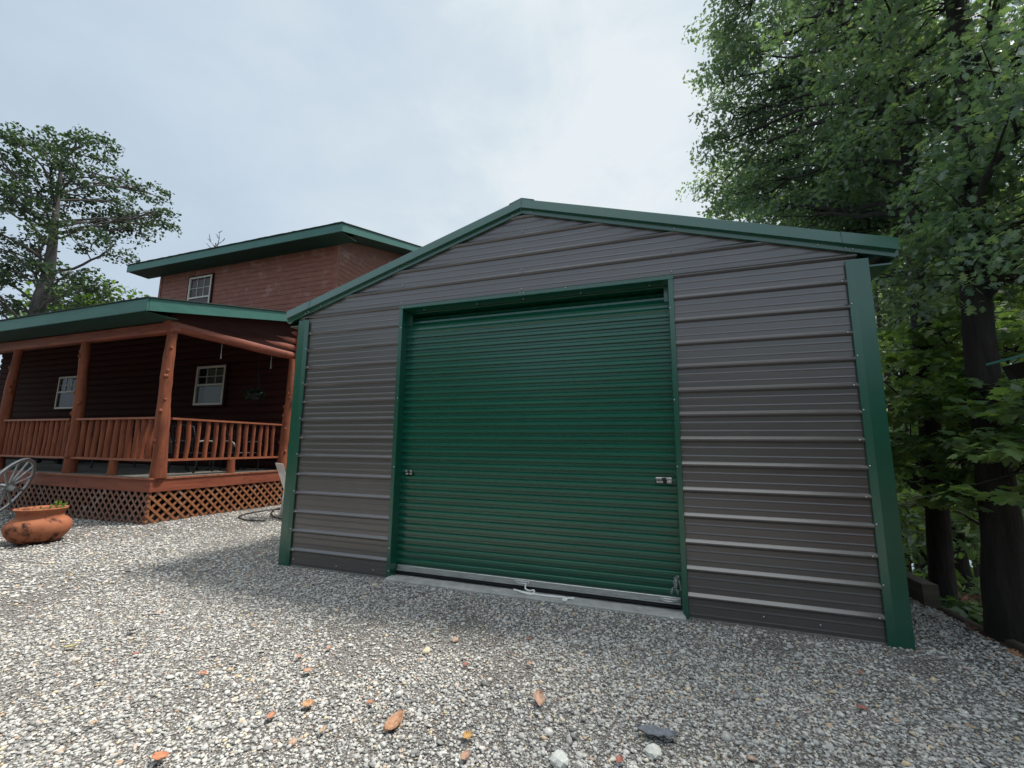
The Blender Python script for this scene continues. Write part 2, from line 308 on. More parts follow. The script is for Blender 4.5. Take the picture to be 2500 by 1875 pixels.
xs_ = np.concatenate([np.linspace(-60, -20, 6), np.linspace(-18, 2, 30)])
Vg = []; fg = []
for j, yy in enumerate(ys_):
    xr = np.concatenate([xs_, [float(edge_x(yy))]])
    for xx in xr: Vg.append((xx, yy, float(ground_z(xx, yy))+.0))
nx = len(xs_)+1
for j in range(len(ys_)-1):
    for i in range(nx-1): a = j*nx+i; fg.append((a, a+1, a+nx+1, a+nx))
mb = MB(); mb.add(Vg, fg, 0, True); go = mb.build('gravel_yard', gm); go['kind'] = 'structure'
# lake beyond the trees
wm = mat('lake_water', (0.10, 0.14, 0.16), rough=0.08, spec=0.8, bump=0.1, bscale=(.5, .5, .5), bdist=.05)
mb = MB(); mb.add([(-60, 20, -11.5), (600, 20, -11.5), (600, 900, -11.5), (-60, 900, -11.5)], [(0, 1, 2, 3)]); wo = mb.build('lake_water', wm); wo['kind'] = 'structure'

# loose stones
def make_stones():
    rng = np.random.default_rng(5)
    ph = (1+5**.5)/2
    ico = np.array([(-1,ph,0),(1,ph,0),(-1,-ph,0),(1,-ph,0),(0,-1,ph),(0,1,ph),(0,-1,-ph),(0,1,-ph),(ph,0,-1),(ph,0,1),(-ph,0,-1),(-ph,0,1)])/math.sqrt(1+ph*ph)
    F = np.array([(0,11,5),(0,5,1),(0,1,7),(0,7,10),(0,10,11),(1,5,9),(5,11,4),(11,10,2),(10,7,6),(7,1,8),(3,9,4),(3,4,2),(3,2,6),(3,6,8),(3,8,9),(4,9,5),(2,4,11),(6,2,10),(8,6,7),(9,8,1)])
    pts = []; siz = []
    def zone(r0, r1, per_m2, s0, s1):
        A0, A1 = R(90-19-60+0), R(90+19+58)   # wedge seen by the camera
        a0 = R(90+19-56); a1 = R(90+19+56)
        area = (a1-a0)/2*(r1*r1-r0*r0); k = int(area*per_m2)
        rr = np.sqrt(rng.uniform(r0*r0, r1*r1, k)); an = rng.uniform(a0, a1, k)
        x = CAM[0]+rr*np.cos(an); y = CAM[1]+rr*np.sin(an); s = s0+(s1-s0)*rng.power(.45, k)**1.0*rng.uniform(.3, 1, k)
        ok = (x < edge_x(y)+rng.uniform(-.1, .05, k)) & ~((x > -4.45) & (x < 1.77) & (y > -.045)) & ~((x < -8.72) & (y > .97))
        ok &= ~((x > -2.9) & (x < .2) & (y > -.085)) & (y < 9)
        ok &= ~(((x < -9.6)&(y>1.0)))
        pat = np.sin(x*1.9+np.sin(y*1.3)*1.5)+np.sin(y*2.7+np.sin(x*1.1)*1.7)+.7*np.sin(x*5.1+y*4.3)+.6*np.sin(x*7.3-y*6.1)
        ok &= ~((pat > .9) & (rng.uniform(0, 1, k) < np.clip((pat-.9)*.55, 0, .62)))
        pts.append(np.stack([x, y], 1)[ok]); siz.append(s[ok])
    zone(1.5, 3.6, 5400, .005, .0188)
    zone(3.6, 6.0, 3400, .006, .019)
    zone(6.0, 9.0, 1150, .010, .024)
    zone(9.0, 15.0, 330, .015, .030)
    zone(1.5, 7.0, 30, .020, .032)
    P = np.concatenate(pts); S = np.concatenate(siz); n_ = len(P); print('stones', n_)
    V = ico[None]*(1+rng.uniform(-.28, .28, (n_, 12, 1)))
    V = V*np.stack([rng.uniform(.75, 1.35, n_), rng.uniform(.6, 1.0, n_), rng.uniform(.28, .62, n_)], 1)[:, None]
    ax_ = rng.uniform(-.45, .45, (n_, 2)); c, s = np.cos(ax_[:, 0])[:, None], np.sin(ax_[:, 0])[:, None]
    V = np.stack([V[..., 0], c*V[..., 1]-s*V[..., 2], s*V[..., 1]+c*V[..., 2]], -1)
    az = rng.uniform(0, 2*np.pi, n_); c, s = np.cos(az)[:, None], np.sin(az)[:, None]
    V = np.stack([c*V[..., 0]-s*V[..., 1], s*V[..., 0]+c*V[..., 1], V[..., 2]], -1)
    z = ground_z(P[:, 0], P[:, 1])+S*rng.uniform(.05, .55, n_)
    V = V*S[:, None, None]+np.concatenate([P, z[:, None]], 1)[:, None]
    me = bpy.data.meshes.new('gravel_stones'); nv = n_*12; me.vertices.add(nv); me.vertices.foreach_set('co', V.astype(np.float32).ravel())
    idx = (F[None]+(np.arange(n_)*12)[:, None, None]).reshape(-1).astype(np.int32); nf = n_*20
    me.loops.add(nf*3); me.loops.foreach_set('vertex_index', idx); me.polygons.add(nf); me.polygons.foreach_set('loop_start', np.arange(0, nf*3, 3, dtype=np.int32))
    me.materials.append(stoneM); me.update(calc_edges=True)
    o = link(bpy.data.objects.new('gravel_stones', me)); tag(o, 'loose crushed pale grey limestone gravel covering the yard', 'gravel', kind='stuff')
make_stones()

# ------------------------------------------------------------------ garage
GX0, GX1, GXC = -4.46, 1.775, -1.345
SL = .302; PK = 4.10        # roof slope, wall peak
GD = 9.0
def rib_profile(z0, z1):
    pr = [(z0, 0.0)]
    i = -1
    while True:
        zc = .16+.2286*i
        if zc > z1+.1: break
        for c, hb, ht, hh in ((zc, .028, .009, .025), (zc+.0762, .010, .005, .0024), (zc+.1524, .010, .005, .0024)):
            for dz, h in ((-hb, 0), (-hb*.66, hh*.6), (-hb*.36, hh*.95), (-hb*.18, hh), (hb*.10, hh), (hb*.86, hh*.18), (hb, 0)):
                if z0 < c+dz < z1: pr.append((c+dz, -h))
        i += 1
    pr.append((z1, 0.0)); return pr
def sheet(prof, iv, mb, depth=None):
    for (za, ya), (zb, yb) in zip(prof[:-1], prof[1:]):
        for (a0, a1), (b0, b1) in zip(iv(za, (za+zb)/2), iv(zb, (za+zb)/2)):
            if a1 <= a0 and b1 <= b0: continue
            mb.add([(a0, ya, za), (a1, ya, za), (b1, yb, zb), (b0, yb, zb)], [(0, 1, 2, 3)])
G = empty('metal_garage', (GXC, 0, 0)); tag(G, 'brown ribbed metal garage with green trim and closed green roll-up door', 'garage')
G.location = (0, 0, 0)
mb = MB()
DT = 3.10; DX0, DX1 = -2.915, .222
def iv(z, zm):
    if zm < DT: return [(GX0+.06, DX0+.03), (DX1-.03, GX1-.06)]
    if zm < 3.135: return [(GX0+.06, GX1-.06)]
    wd = (PK-z)/SL; return [(max(GX0+.06, GXC-wd), min(GX1-.06, GXC+wd))]
pr = rib_profile(-.02, PK-.001)
pr = sorted(set(pr+[(DT, 0.0), (3.135, 0.0)]))
sheet(pr, iv, mb)
rng = random.Random(3)
def screw(x, y, z, r=.007): mb.ball((x, y, z), r, mat=1, n=4)
for xs in (-1.35, -2.9, .21):
    for i in range(13, 18):
        z = .16+.2286*i+.052
        if z < PK-abs(xs-GXC)*SL-.06 and z > 3.14: screw(xs, -.006, z)
for xs in (-4.28, 1.6):
    for i in range(0, 13, 2): screw(xs+(.01 if xs < 0 else -.01), -.027, .16+.2286*i)
for xs, z in ((-3.62, .03), (-4.27, .05), (.8, .06), (1.2, .05), (-3.1, .04)): screw(xs, -.006, z)
mb.build('front_wall', [M['panel'], M['screw']], G)
# side and back walls
for name, x, sg in (('side_wall', GX0+.02, -1), ('side_wall', GX1-.02, 1)):
    mb = MB(); prof = rib_profile(-.02, 3.09)
    for (za, ya), (zb, yb) in zip(prof[:-1], prof[1:]):
        mb.add([(x-sg*ya, .02, za), (x-sg*ya, GD, za), (x-sg*yb, GD, zb), (x-sg*yb, .02, zb)], [(0, 1, 2, 3)])
    mb.build(name, M['panel'], G)
mb = MB(); mb.box((GX0+.03, GD-.02, -.02), (GX1-.03, GD, 3.09)); mb.add([(GX0+.03, GD, 3.09), (GX1-.03, GD, 3.09), (GXC, GD, 4.08)], [(0, 1, 2)]); mb.build('back_wall', M['panel'], G)
# slab
mb = MB(); mb.box((GX0+.05, .03, -1.2), (GX1-.05, GD-.04, -.012))
mb.box((DX0+.03, -.10, -.20), (DX1-.03, .03, .004), bev=.015)
mb.box((GX0+.07, .004, -.3), (DX0+.028, .03, -.0125)); mb.box((DX1-.028, .004, -.3), (GX1-.07, .03, -.0125))
mb.build('concrete_slab', M['concrete'], G)
# corner posts (folded trim): angled flange, flat face, return
for xin, xout in ((-4.315, -4.47), (1.625, 1.785)):
    sg = 1 if xout > xin else -1
    P = [(xin, -.012), (xin+sg*.002, -.024), (xin+sg*.05, -.042), (xout, -.042), (xout, .12)]
    mb = MB()
    for z0, z1 in ((-.04, 3.085),):
        vs = [(x, y, z) for z in (z0, z1) for x, y in P]; k = len(P)
        fs = [(i, i+1, k+i+1, k+i) for i in range(k-1)]
        mb.add(vs, fs)
    mb.add([(x, y, -.04) for x, y in P]+[(xin, .0, -.04)], [tuple(range(len(P)+1))])
    for i in range(1, 13, 2): mb.ball((xin+sg*.012, -.03, .16+.2286*i+.02), .007, mat=1, n=4)
    mb.build('corner_trim', [M['green'], M['screw']], G)
# roof: ribbed sheets running down each slope, plus ridge cap
def slope_pt(sg, x, up): return (GXC+sg*x, 0, PK+.05+up-SL*x)
for sg in (-1, 1):
    mb = MB(); X1 = 3.33; y = -.02; Y = [(-.02, 0)]
    while y < GD:
        for dy, h in ((.09, 0), (.105, .02), (.125, .02), (.14, 0)): Y.append((y+dy, h))
        y += .2286
    Y.append((GD+.05, 0))
    for (ya, ha), (yb, hb) in zip(Y[:-1], Y[1:]):
        mb.add([(GXC, ya, PK+.075+ha), (GXC+sg*X1, ya, PK+.075+ha-SL*X1), (GXC+sg*X1, yb, PK+.075+hb-SL*X1), (GXC, yb, PK+.075+hb)], [(0, 1, 2, 3)])
        mb.add([(GXC, ya, PK+.05), (GXC+sg*X1, ya, PK+.05-SL*X1), (GXC+sg*X1, yb, PK+.05-SL*X1), (GXC, yb, PK+.05)], [(0, 1, 2, 3)])
    mb.build('roof_panel', M['green'], G)
    # eave trim along the side
    mb = MB(); mb.box((GXC+sg*(X1-.01), -.03, PK+.075-SL*X1-.09), (GXC+sg*(X1+.015), GD+.05, PK+.09-SL*X1)); mb.box((GXC+sg*3.13, .0, 3.02), (GXC+sg*(X1-.02), GD, 3.035)); mb.build('eave_trim', M['green'], G)
    # gable trim: upper box face, shadow step, lower flange
    def gt(u0, y0, u1, y1, xa=0.0, xb=3.325, mi=0, dz=0):
        mb.add([(GXC+sg*xa, y0, PK+u0-SL*xa), (GXC+sg*xb, y0, PK+u0-SL*xb), (GXC+sg*xb, y1, PK+u1-SL*xb), (GXC+sg*xa, y1, PK+u1-SL*xa)], [(0, 1, 2, 3)], mi)
    mb = MB()
    gt(-.028, -.008, -.028, -.034); gt(-.028, -.034, .020, -.036); gt(.020, -.036, .024, -.074); gt(.024, -.074, .136, -.052); gt(.136, -.052, .142, -.045); gt(.142, -.045, .145, .12)
    mb.add([(GXC+sg*3.325, y_, PK+u_-SL*3.325) for u_, y_ in ((-.028, -.034), (.020, -.036), (.024, -.074), (.136, -.052), (.145, .12), (-.028, .12))], [(0, 1, 2, 3, 4, 5)])
    # lapped end piece
    gt(.022, -.078, .139, -.056, 2.95, 3.34); gt(.139, -.056, .148, .12, 2.95, 3.34)
    for xx in (.11, 1.6, 2.78, 2.98, 3.03): mb.ball((GXC+sg*xx, -.040, PK-.004-SL*xx), .008, mat=1, n=4)
    mb.build('gable_trim', [M['green'], M['screw']], G)
mb = MB()
arc = [(GXC+.20*math.sin(a), PK+.10+.075*math.cos(a)) for a in np.linspace(-1.35, 1.35, 9)]
arc = [(GXC-.15, PK+.103), (GXC-.07, PK+.130), (GXC, PK+.152), (GXC+.07, PK+.130), (GXC+.15, PK+.103)]
for (xa, za), (xb, zb) in zip(arc[:-1], arc[1:]):
    mb.add([(xa, -.052, za), (xb, -.052, zb), (xb, GD+.06, zb), (xa, GD+.06, za)], [(0, 1, 2, 3)], 0, False)
mb.add([(x, -.0525, z) for x, z in arc]+[(GXC+.07, -.0525, PK+.112), (GXC, -.0525, PK+.122), (GXC-.07, -.0525, PK+.112)], [tuple(range(8))])
mb.box((GXC-.002, -.0735, PK-.02), (GXC+.002, -.067, PK+.13)); 
mb.build('ridge_cap', M['green'], G)
# door trim
mb = MB(); T = .052
P = [(-.001, .0), (-.012, .0), (-.032, .006), (-.032, T-.004), (-.026, T), (.14, T)]   # (y, inward distance)
def jamb(x, sg, z0, z1):
    vs = [(x+sg*d_, y_, z) for z in (z0, z1) for y_, d_ in P]; k = len(P)
    mb.add(vs, [(i, i+1, k+i+1, k+i) for i in range(k-1)]); mb.add([(x+sg*d_, y_, z0) for y_, d_ in P]+[(x, .0, z0)], [tuple(range(k+1))])
jamb(DX0, 1, -.03, 3.094); jamb(DX1, -1, -.06, 3.094)
vs = [(x, y_, 3.142-d_*.9) for x in (DX0, DX1-.0) for y_, d_ in P]; k = len(P); mb.add(vs, [(i, k+i, k+i+1, i+1) for i in range(k-1)])
for x in (DX0, DX1): mb.add([(x, y_, 3.142-d_*.9) for y_, d_ in P]+[(x, .14, 3.142), (x, .0, 3.142)], [tuple(range(k+2))])
mb.box((DX0+.03, .14, 3.077), (DX1-.03, .47, 3.09)); mb.box((DX0+.03, .46, 2.6), (DX1-.03, .47, 3.076)); mb.box((DX0+T+.03, .161, 2.6), (DX0+T+.036, .46, 3.076)); mb.box((DX1-T-.036, .161, 2.6), (DX1-T-.03, .46, 3.076)); mb.box((DX0+.01, .14, -.03), (DX0+T+.035, .16, 3.08)); mb.box((DX1-T-.035, .14, -.03), (DX1-.01, .16, 3.08))
for x, z in ((-2.87, 2.86), (-2.87, 2.0), (-2.87, 1.2), (-2.88, .3), (-2.88, .06), (.18, 2.8), (.18, 1.9), (.18, 1.28)): mb.ball((x, -.034, z), .007, mat=1, n=4)
for x in (-2.6, -1.9, -1.34, -.7, -.0): mb.ball((x, .03, 3.078), .007, mat=1, n=4)
for x in (-2.86, -1.36, -1.32, -.85): mb.ball((x, -.034, 3.125), .007, mat=1, n=4)
mb.build('door_trim', [M['green'], M['screw']], G)
# curtain
mb = MB(); YC = .118; prof = []
z = .10
while z < 2.80:
    prof += [(z, YC), (z+.026, YC), (z+.028, YC-.019), (z+.032, YC-.023), (z+.060, YC-.023), (z+.0745, YC-.004), (z+.0765, YC)]; z += .0772
prof += [(z+.005, YC)]
for i in range(1, 16):
    a = i/15*1.30; rr = .30; zz = z+.005+rr*math.sin(a); yy = YC+rr*(1-math.cos(a)); k = i % 3
    prof.append((zz, yy-(.012 if k == 1 else 0)))
for (za, ya), (zb, yb) in zip(prof[:-1], prof[1:]):
    if zb-za < 1e-5 and abs(ya-yb) < 1e-5: continue
    segs = np.linspace(DX0+.05, DX1-.05, 14)
    for xa, xb in zip(segs[:-1], segs[1:]): mb.add([(xa, ya, za), (xb, ya, za), (xb, yb, zb), (xa, yb, zb)], [(0, 1, 2, 3)])
door = mb.build('roll_up_door', M['curtain'], G)
mb = MB(); mb.box((DX0+.06, YC-.022, .052), (DX1-.06, YC+.01, .098), bev=.004); mb.box((DX0+.06, YC-.035, .040), (DX1-.06, YC+.01, .052)); mb.build('bottom_bar', M['alu'], door)
mb = MB(); mb.box((DX0+.06, YC-.012, .0045), (DX1-.06, YC+.008, .040)); mb.tube([(DX0+.06, YC-.015, .018), (DX1-.06, YC-.015, .018)], .014, 8); mb.build('rubber_seal', M['rubber'], door)
def latch(x0, x1, z, sc):
    mb = MB(); yb = YC-.018
    mb.box((x0, yb-.006, z-.032), (x1, yb, z+.032), mat=1, bev=.002)
    mb.box((x0+.004, yb-.022, z+.004), (x1-.004, yb-.006, z+.026), bev=.004)
    mb.box((x0+.06*sc, yb-.026, z+.006), (x0+.10*sc, yb-.022, z+.024), mat=2)
    mb.box((x0+.01, yb-.016, z-.028), (x0+.07*sc, yb-.006, z-.004), bev=.003); mb.box((x1-.05*sc, yb-.024, z-.028), (x1-.004, yb-.006, z-.002), bev=.003)
    mb.ball((x1-.022, yb-.026, z-.012), .008, n=4)
    mb.build('latch', [M['steel'], M['iron'], M['rubber']], door)
latch(-.02, .135, 1.145, 1.0); latch(-2.80, -2.70, 1.135, .65)
def handle(x0, x1, z):
    mb = MB(); y = YC-.026
    for x in (x0, x1):
        pts = [(x+.018*math.cos(a), y-.006, z+.018*math.sin(a)) for a in np.linspace(0, 2*math.pi, 13)[:-1]]
        mb.tube(pts, .004, 6, closed=True); mb.ball((x, y-.002, z), .009, n=4)
    mb.box((x0, y-.001, z-.014), (x1, y+.004, z+.014), bev=.002)
    mb.tube([(x0+.012, y-.006, z), (x0+.03, y-.028, z), (x1-.03, y-.028, z), (x1-.012, y-.006, z)], .007, 8)
    mb.build('lift_handle', M['steel'], door)
handle(-1.43, -1.285, .068); handle(-.005, .13, .066)
def wob(pts, k=8, amp=.0, rg=None):
    """Catmull-Rom through pts"""
    P = [Vector(p) for p in pts]; P = [P[0]*2-P[1]]+P+[P[-1]*2-P[-2]]; o = []
    for i in range(1, len(P)-2):
        for j in range(k):
            t = j/k; a, b_, c, d = P[i-1], P[i], P[i+1], P[i+2]
            q = .5*((2*b_)+(c-a)*t+(2*a-5*b_+4*c-d)*t*t+(3*b_-a-3*c+d)*t*t*t)
            if rg: q = q+Vector((rg.uniform(-amp, amp), rg.uniform(-amp, amp), rg.uniform(-amp, amp)))
            o.append(q)
    o.append(P[-2]); return o
mb = MB(); yr = YC-.05
mb.tube(wob([(-1.30, yr-.005, .075), (-1.305, yr-.012, .05), (-1.30, yr-.03, .028), (-1.25, yr-.05, .022), (-1.215, yr-.045, .03), (-1.20, yr-.055, .018), (-1.22, -.045, .012), (-1.30, -.04, .016), (-1.42, .02, .016)]), .008, 6)
mb.tube(wob([(-1.40, .01, .014), (-1.30, -.02, .014), (-1.16, -.035, .013), (-1.0, -.03, .013), (-.90, -.02, .014), (-.86, -.05, .012), (-.87, -.09, .008), (-.895, -.075, .012), (-.85, -.04, .017), (-.80, .0, .014)]), .0095, 6)
mb.tube(wob([(-.86, -.04, .018), (-.80, -.035, .014)]), .005, 6)
mb.build('pull_rope', M['rope'], door)
mb = MB(); rg = random.Random(2)
for s_ in range(3):
    for i in range(9):
        c = Vector((.135+rg.uniform(-.02, .012)-.006*i*(s_-1), YC-.05-.004*s_, .285-i*.017))
        th = rg.uniform(0, 3); pts = [c+Vector((.007*math.cos(a)*math.cos(th), .007*math.cos(a)*math.sin(th), .012*math.sin(a))) for a in np.linspace(0, 2*math.pi, 9)[:-1]]
        mb.tube(pts, .0025, 5, closed=True)
mb.build('chain', M['steel'], door)

# ------------------------------------------------------------------ log house
H = empty('log_house'); tag(H, 'two-storey red-brown log house with green roof and a railed front porch', 'house')
PX, PY = -8.75, .97           # porch corner
HX0 = -23.0                   # far end to the left
DZ = .80                      # deck top
WY = 3.98; UY = 5.1; UX1 = -8.72; UX0 = -16.5
# deck
mb = MB(); rng = random.Random(8)
y = PY-.02
while y < WY+.05:
    y1 = min(y+.138, WY+.05); mb.box((HX0, y, DZ-.032), (PX+.03+rng.uniform(-.006, .008), y1, DZ+rng.uniform(0, .003))); y += .143
deckb = mb.build('deck', [M['deck']], H)
mb = MB(); mb.box((HX0, PY-.035, DZ-.032), (PX+.035, PY-.022, DZ+.002)); 
yy = PY-.03
while yy < WY: mb.box((PX+.04, yy+.003, DZ-.03), (PX+.052, min(yy+.14, WY), DZ+.002)); yy += .143
mb.build('deck_edge', M['rail'], deckb)
mb = MB(); mb.box((HX0, PY, .545), (PX, PY+.04, DZ-.034), bev=.004); mb.box((PX, PY+.0, .545), (PX+.035, WY, DZ-.034), bev=.004); mb.build('skirt_band', M['band'], deckb)
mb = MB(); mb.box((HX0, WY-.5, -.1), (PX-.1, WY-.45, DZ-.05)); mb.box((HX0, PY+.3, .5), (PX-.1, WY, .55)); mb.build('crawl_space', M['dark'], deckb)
def lattice(p0, p1, nrm, z0, z1):
    p0 = Vector(p0); p1 = Vector(p1); Lh = (p1-p0).length; d = (p1-p0)/Lh; nrm = Vector(nrm); hh = z1-z0; mb = MB()
    wd, pit = .043, .154; s2 = math.sqrt(2)
    for layer, sg in ((0, 1), (1, -1)):
        off = nrm*(.004+.009*layer); c = -hh
        while c < Lh+hh:
            # centre line from (c,0) going 45 deg
            a0, a1 = c, c+hh
            if sg < 0: a0, a1 = c+hh, c
            ta, tb = 0.0, 1.0
            # clip to 0..Lh
            lo, hi = 0.0, 1.0
            dx = a1-a0
            for bound, sgn in ((0.0, 1), (Lh, -1)):
                f0 = sgn*(a0-bound); f1 = sgn*(a1-bound)
                if f0 < 0 and f1 < 0: lo, hi = 1, 0; break
                if f0 < 0: lo = max(lo, f0/(f0-f1))
                if f1 < 0: hi = min(hi, f0/(f0-f1))
            if hi-lo > .06:
                q0 = p0+d*(a0+dx*lo)+Vector((0, 0, z0+hh*lo))+off; q1 = p0+d*(a0+dx*hi)+Vector((0, 0, z0+hh*hi))+off
                mb.bar(q0, q1, .007, wd, up=nrm.cross((q1-q0).normalized()))
            c += pit*s2*.82
    return mb
M['latgrey'] = mat('greyed_lattice', (0.27, 0.15, 0.11), rough=0.8, col2=(0.22, 0.095, 0.065), vscale=(5, 5, 5), stain=(0.42, 0.38, 0.35), stain_scale=2.4, stain_amt=.7)
lattice((HX0+5, PY+.02, 0), (PX+.0, PY+.02, 0), (0, -1, 0), -.04, .55).build('lattice_panel', M['latgrey'], deckb)
lattice((PX+.0, PY+.02, 0), (PX+.0, WY, 0), (1, 0, 0), -.04, .55).build('lattice_panel', M['lattice'], deckb)
mb = MB(); mb.box((PX-.05, PY+.025, -.05), (PX-.005, PY+.075, .55)); mb.build('lattice_corner', M['lattice'], deckb)
# log posts
def log_post(x, y, z0, z1, r, seed, name='porch_post', lean=0.0, n=14):
    rg = random.Random(seed); k = 26; pts = []; rad = []; ph = rg.uniform(0, 6)
    for i in range(k):
        t = i/(k-1); pts.append((x+lean*t+.02*math.sin(ph+t*5), y+.015*math.cos(ph+t*4), z0+(z1-z0)*t)); rad.append(r*(1.10-.36*t)*(1+.04*math.sin(ph*2+t*17)+rg.uniform(-.03, .03)))
    mb = MB(); mb.tube(pts, rad, n, jit=.035, rng=rg)
    for q in range(9):
        t = rg.uniform(.05, .97); a = rg.uniform(-2.9, -.1); i = int(t*(k-1)); rr = rad[i]*.93
        mb.ball((pts[i][0]+rr*math.cos(a), pts[i][1]+rr*math.sin(a), pts[i][2]), rg.uniform(.022, .042), n=5, sc=(1, 1, 1.3))
    return mb.build(name, M['post'], H)
BZ0 = 3.57
log_post(PX-.04, PY+.14, DZ, BZ0+.02, .112, 1, lean=-.08)
log_post(-11.50, PY+.14, DZ, BZ0+.02, .102, 2, lean=-.06)
log_post(-14.22, PY+.14, DZ, BZ0+.02, .105, 3)
log_post(-17.0, PY+.14, DZ, BZ0+.02, .105, 4)
log_post(PX-.02, WY-.12, DZ, BZ0+.02, .10, 5)
# beams
def logbeam(p, q, r, seed, name='porch_beam', mt=None, n=12):
    rg = random.Random(seed); p = Vector(p); q = Vector(q); k = max(6, int((q-p).length/.5)); pts = [p.lerp(q, i/k)+Vector((0, 0, rg.uniform(-.006, .006))) for i in range(k+1)]
    mb = MB(); mb.tube(pts, [r*(1+rg.uniform(-.03, .03)) for _ in pts], n, jit=.01, rng=rg); return mb.build(name, mt or M['logbeam'], H)
M['logbeam'] = mat('stained_beam', (0.20, 0.05, 0.03), rough=0.5, col2=(0.34, 0.10, 0.055), vscale=(2, 2, 14), bump=0.25, bscale=(3, 3, 40), stain=(0.07, 0.02, 0.012), stain_scale=5, stain_amt=.5)
mb = MB(); mb.box((HX0, PY+.04, BZ0), (PX-.0, PY+.24, BZ0+.22), bev=.035); mb.build('porch_beam', M['logbeam'], H)
EY = .47; EX = -8.60; RS = .222     # porch eave line, right edge, slope
def roofz(y): return 3.80+RS*(y-EY)
for i, zc in enumerate((3.70, 3.895, 4.09, 4.285, 4.48)):
    ys0 = PY+.02 if i == 0 else max(PY+.02, EY+(zc+.16-3.80)/RS)
    if ys0 < WY-.2: logbeam((PX-.12 if i == 0 else PX-.20, ys0, zc), (PX-.12, WY+.1, zc), .115, 20+i, name='gable_log')
mb = MB(); xx = PX-.04
mb.add([(xx, PY+.02, 3.74), (xx, WY+.1, 3.74), (xx, WY+.1, roofz(WY+.1)+.03), (xx, PY+.02, roofz(PY)+.03)], [(0, 1, 2, 3)]); mb.add([(xx-.1, PY+.02, 3.74), (xx-.1, WY+.1, 3.74), (xx-.1, WY+.1, roofz(WY+.1)+.03), (xx-.1, PY+.02, roofz(PY)+.03)], [(3, 2, 1, 0)])
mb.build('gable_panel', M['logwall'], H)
# porch roof
RL, RT = HX0-.5, UY
mb = MB()
for (u0, u1, mi) in ((0.0, .235, 0),):
    pass
zt = .255
mb.add([(RL, EY-.02, roofz(EY)+zt), (EX+.03, EY-.02, roofz(EY)+zt), (EX+.03, RT+.1, roofz(RT+.1)+zt), (RL, RT+.1, roofz(RT+.1)+zt)], [(0, 1, 2, 3)])
mb.add([(RL, EY-.02, roofz(EY)+zt-.02), (EX+.03, EY-.02, roofz(EY)+zt-.02), (EX+.03, RT+.1, roofz(RT+.1)+zt-.02), (RL, RT+.1, roofz(RT+.1)+zt-.02)], [(3, 2, 1, 0)])
mb.add([(RL, EY-.02, roofz(EY)+zt), (EX+.03, EY-.02, roofz(EY)+zt), (EX+.03, EY-.02, roofz(EY)+zt-.02), (RL, EY-.02, roofz(EY)+zt-.02)], [(0, 1, 2, 3)])
mb.add([(EX+.03, EY-.02, roofz(EY)+zt), (EX+.03, RT+.1, roofz(RT+.1)+zt), (EX+.03, RT+.1, roofz(RT+.1)+zt-.02), (EX+.03, EY-.02, roofz(EY)+zt-.02)], [(0, 1, 2, 3)])
mb.add([(EX+.03, RT+.1, roofz(RT+.1)+zt), (EX+.03, 9.5, roofz(RT+.1)+zt), (UX1, 9.5, roofz(RT+.1)+zt), (UX1, RT+.1, roofz(RT+.1)+zt)], [(0, 1, 2, 3)])
prf = mb.build('porch_roof', M['shingle'], H)
mb = MB(); mb.box((RL, EY, 3.80), (EX, EY+.035, 4.033), bev=.003)
def rake(x0, x1, ya, yb, zf, h):
    vs = [(x0, ya, zf(ya)), (x1, ya, zf(ya)), (x1, yb, zf(yb)), (x0, yb, zf(yb))]; vs += [(a, b_, c+h) for a, b_, c in vs]
    mb.add(vs, [(0, 3, 2, 1), (4, 5, 6, 7), (0, 1, 5, 4), (1, 2, 6, 5), (2, 3, 7, 6), (3, 0, 4, 7)])
rake(EX-.03, EX+.004, EY+.037, RT+.1, roofz, .228)
mb.build('fascia', M['fascia'], prf)
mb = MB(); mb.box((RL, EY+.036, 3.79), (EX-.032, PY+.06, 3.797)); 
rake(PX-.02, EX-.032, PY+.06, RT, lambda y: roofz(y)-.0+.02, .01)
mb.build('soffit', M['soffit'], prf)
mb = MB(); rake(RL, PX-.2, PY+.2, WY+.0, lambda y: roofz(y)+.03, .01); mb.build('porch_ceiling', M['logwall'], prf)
# main wall: half-log siding
def log_profile(z0, z1, pitch, dep):
    pr = []; z = z0
    while z < z1-1e-6:
        for i in range(7):
            a = i/6; pr.append((min(z+a*pitch, z1), -dep*math.sin(math.pi*max(.0, min(1, a)))**.6 if 0 < a < 1 else 0.012))
        z += pitch
    return pr
def extr_x(prof, x0, x1, y0, sm=True):
    mb = MB(); vs = []; 
    for z, d in prof: vs += [(x0, y0+d, z), (x1, y0+d, z)]
    mb.add(vs, [(2*i, 2*i+1, 2*i+3, 2*i+2) for i in range(len(prof)-1)], 0, False); return mb
def extr_y(prof, y0, y1, x0):
    mb = MB(); vs = []
    for z, d in prof: vs += [(x0-d, y0, z), (x0-d, y1, z)]
    mb.add(vs, [(2*i, 2*i+1, 2*i+3, 2*i+2) for i in range(len(prof)-1)], 0, False); return mb
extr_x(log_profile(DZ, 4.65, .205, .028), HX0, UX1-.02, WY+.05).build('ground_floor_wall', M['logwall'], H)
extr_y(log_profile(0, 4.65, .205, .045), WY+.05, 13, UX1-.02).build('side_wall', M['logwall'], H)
mb = MB(); mb.box((UX1-.10, WY-.02, DZ), (UX1+.04, WY+.10, 4.6), bev=.006); mb.build('corner_board', M['band'], H)
mb = MB(); mb.box((HX0, 12.9, 0), (UX1-.05, 13, 4.6)); mb.box((HX0, WY+.1, 0), (HX0+.05, 12.9, 4.6)); mb.box((HX0+.05, 9.9, 4.4), (UX1-.05, 13, 4.5)); mb.build('back_wall', M['logwall'], H)
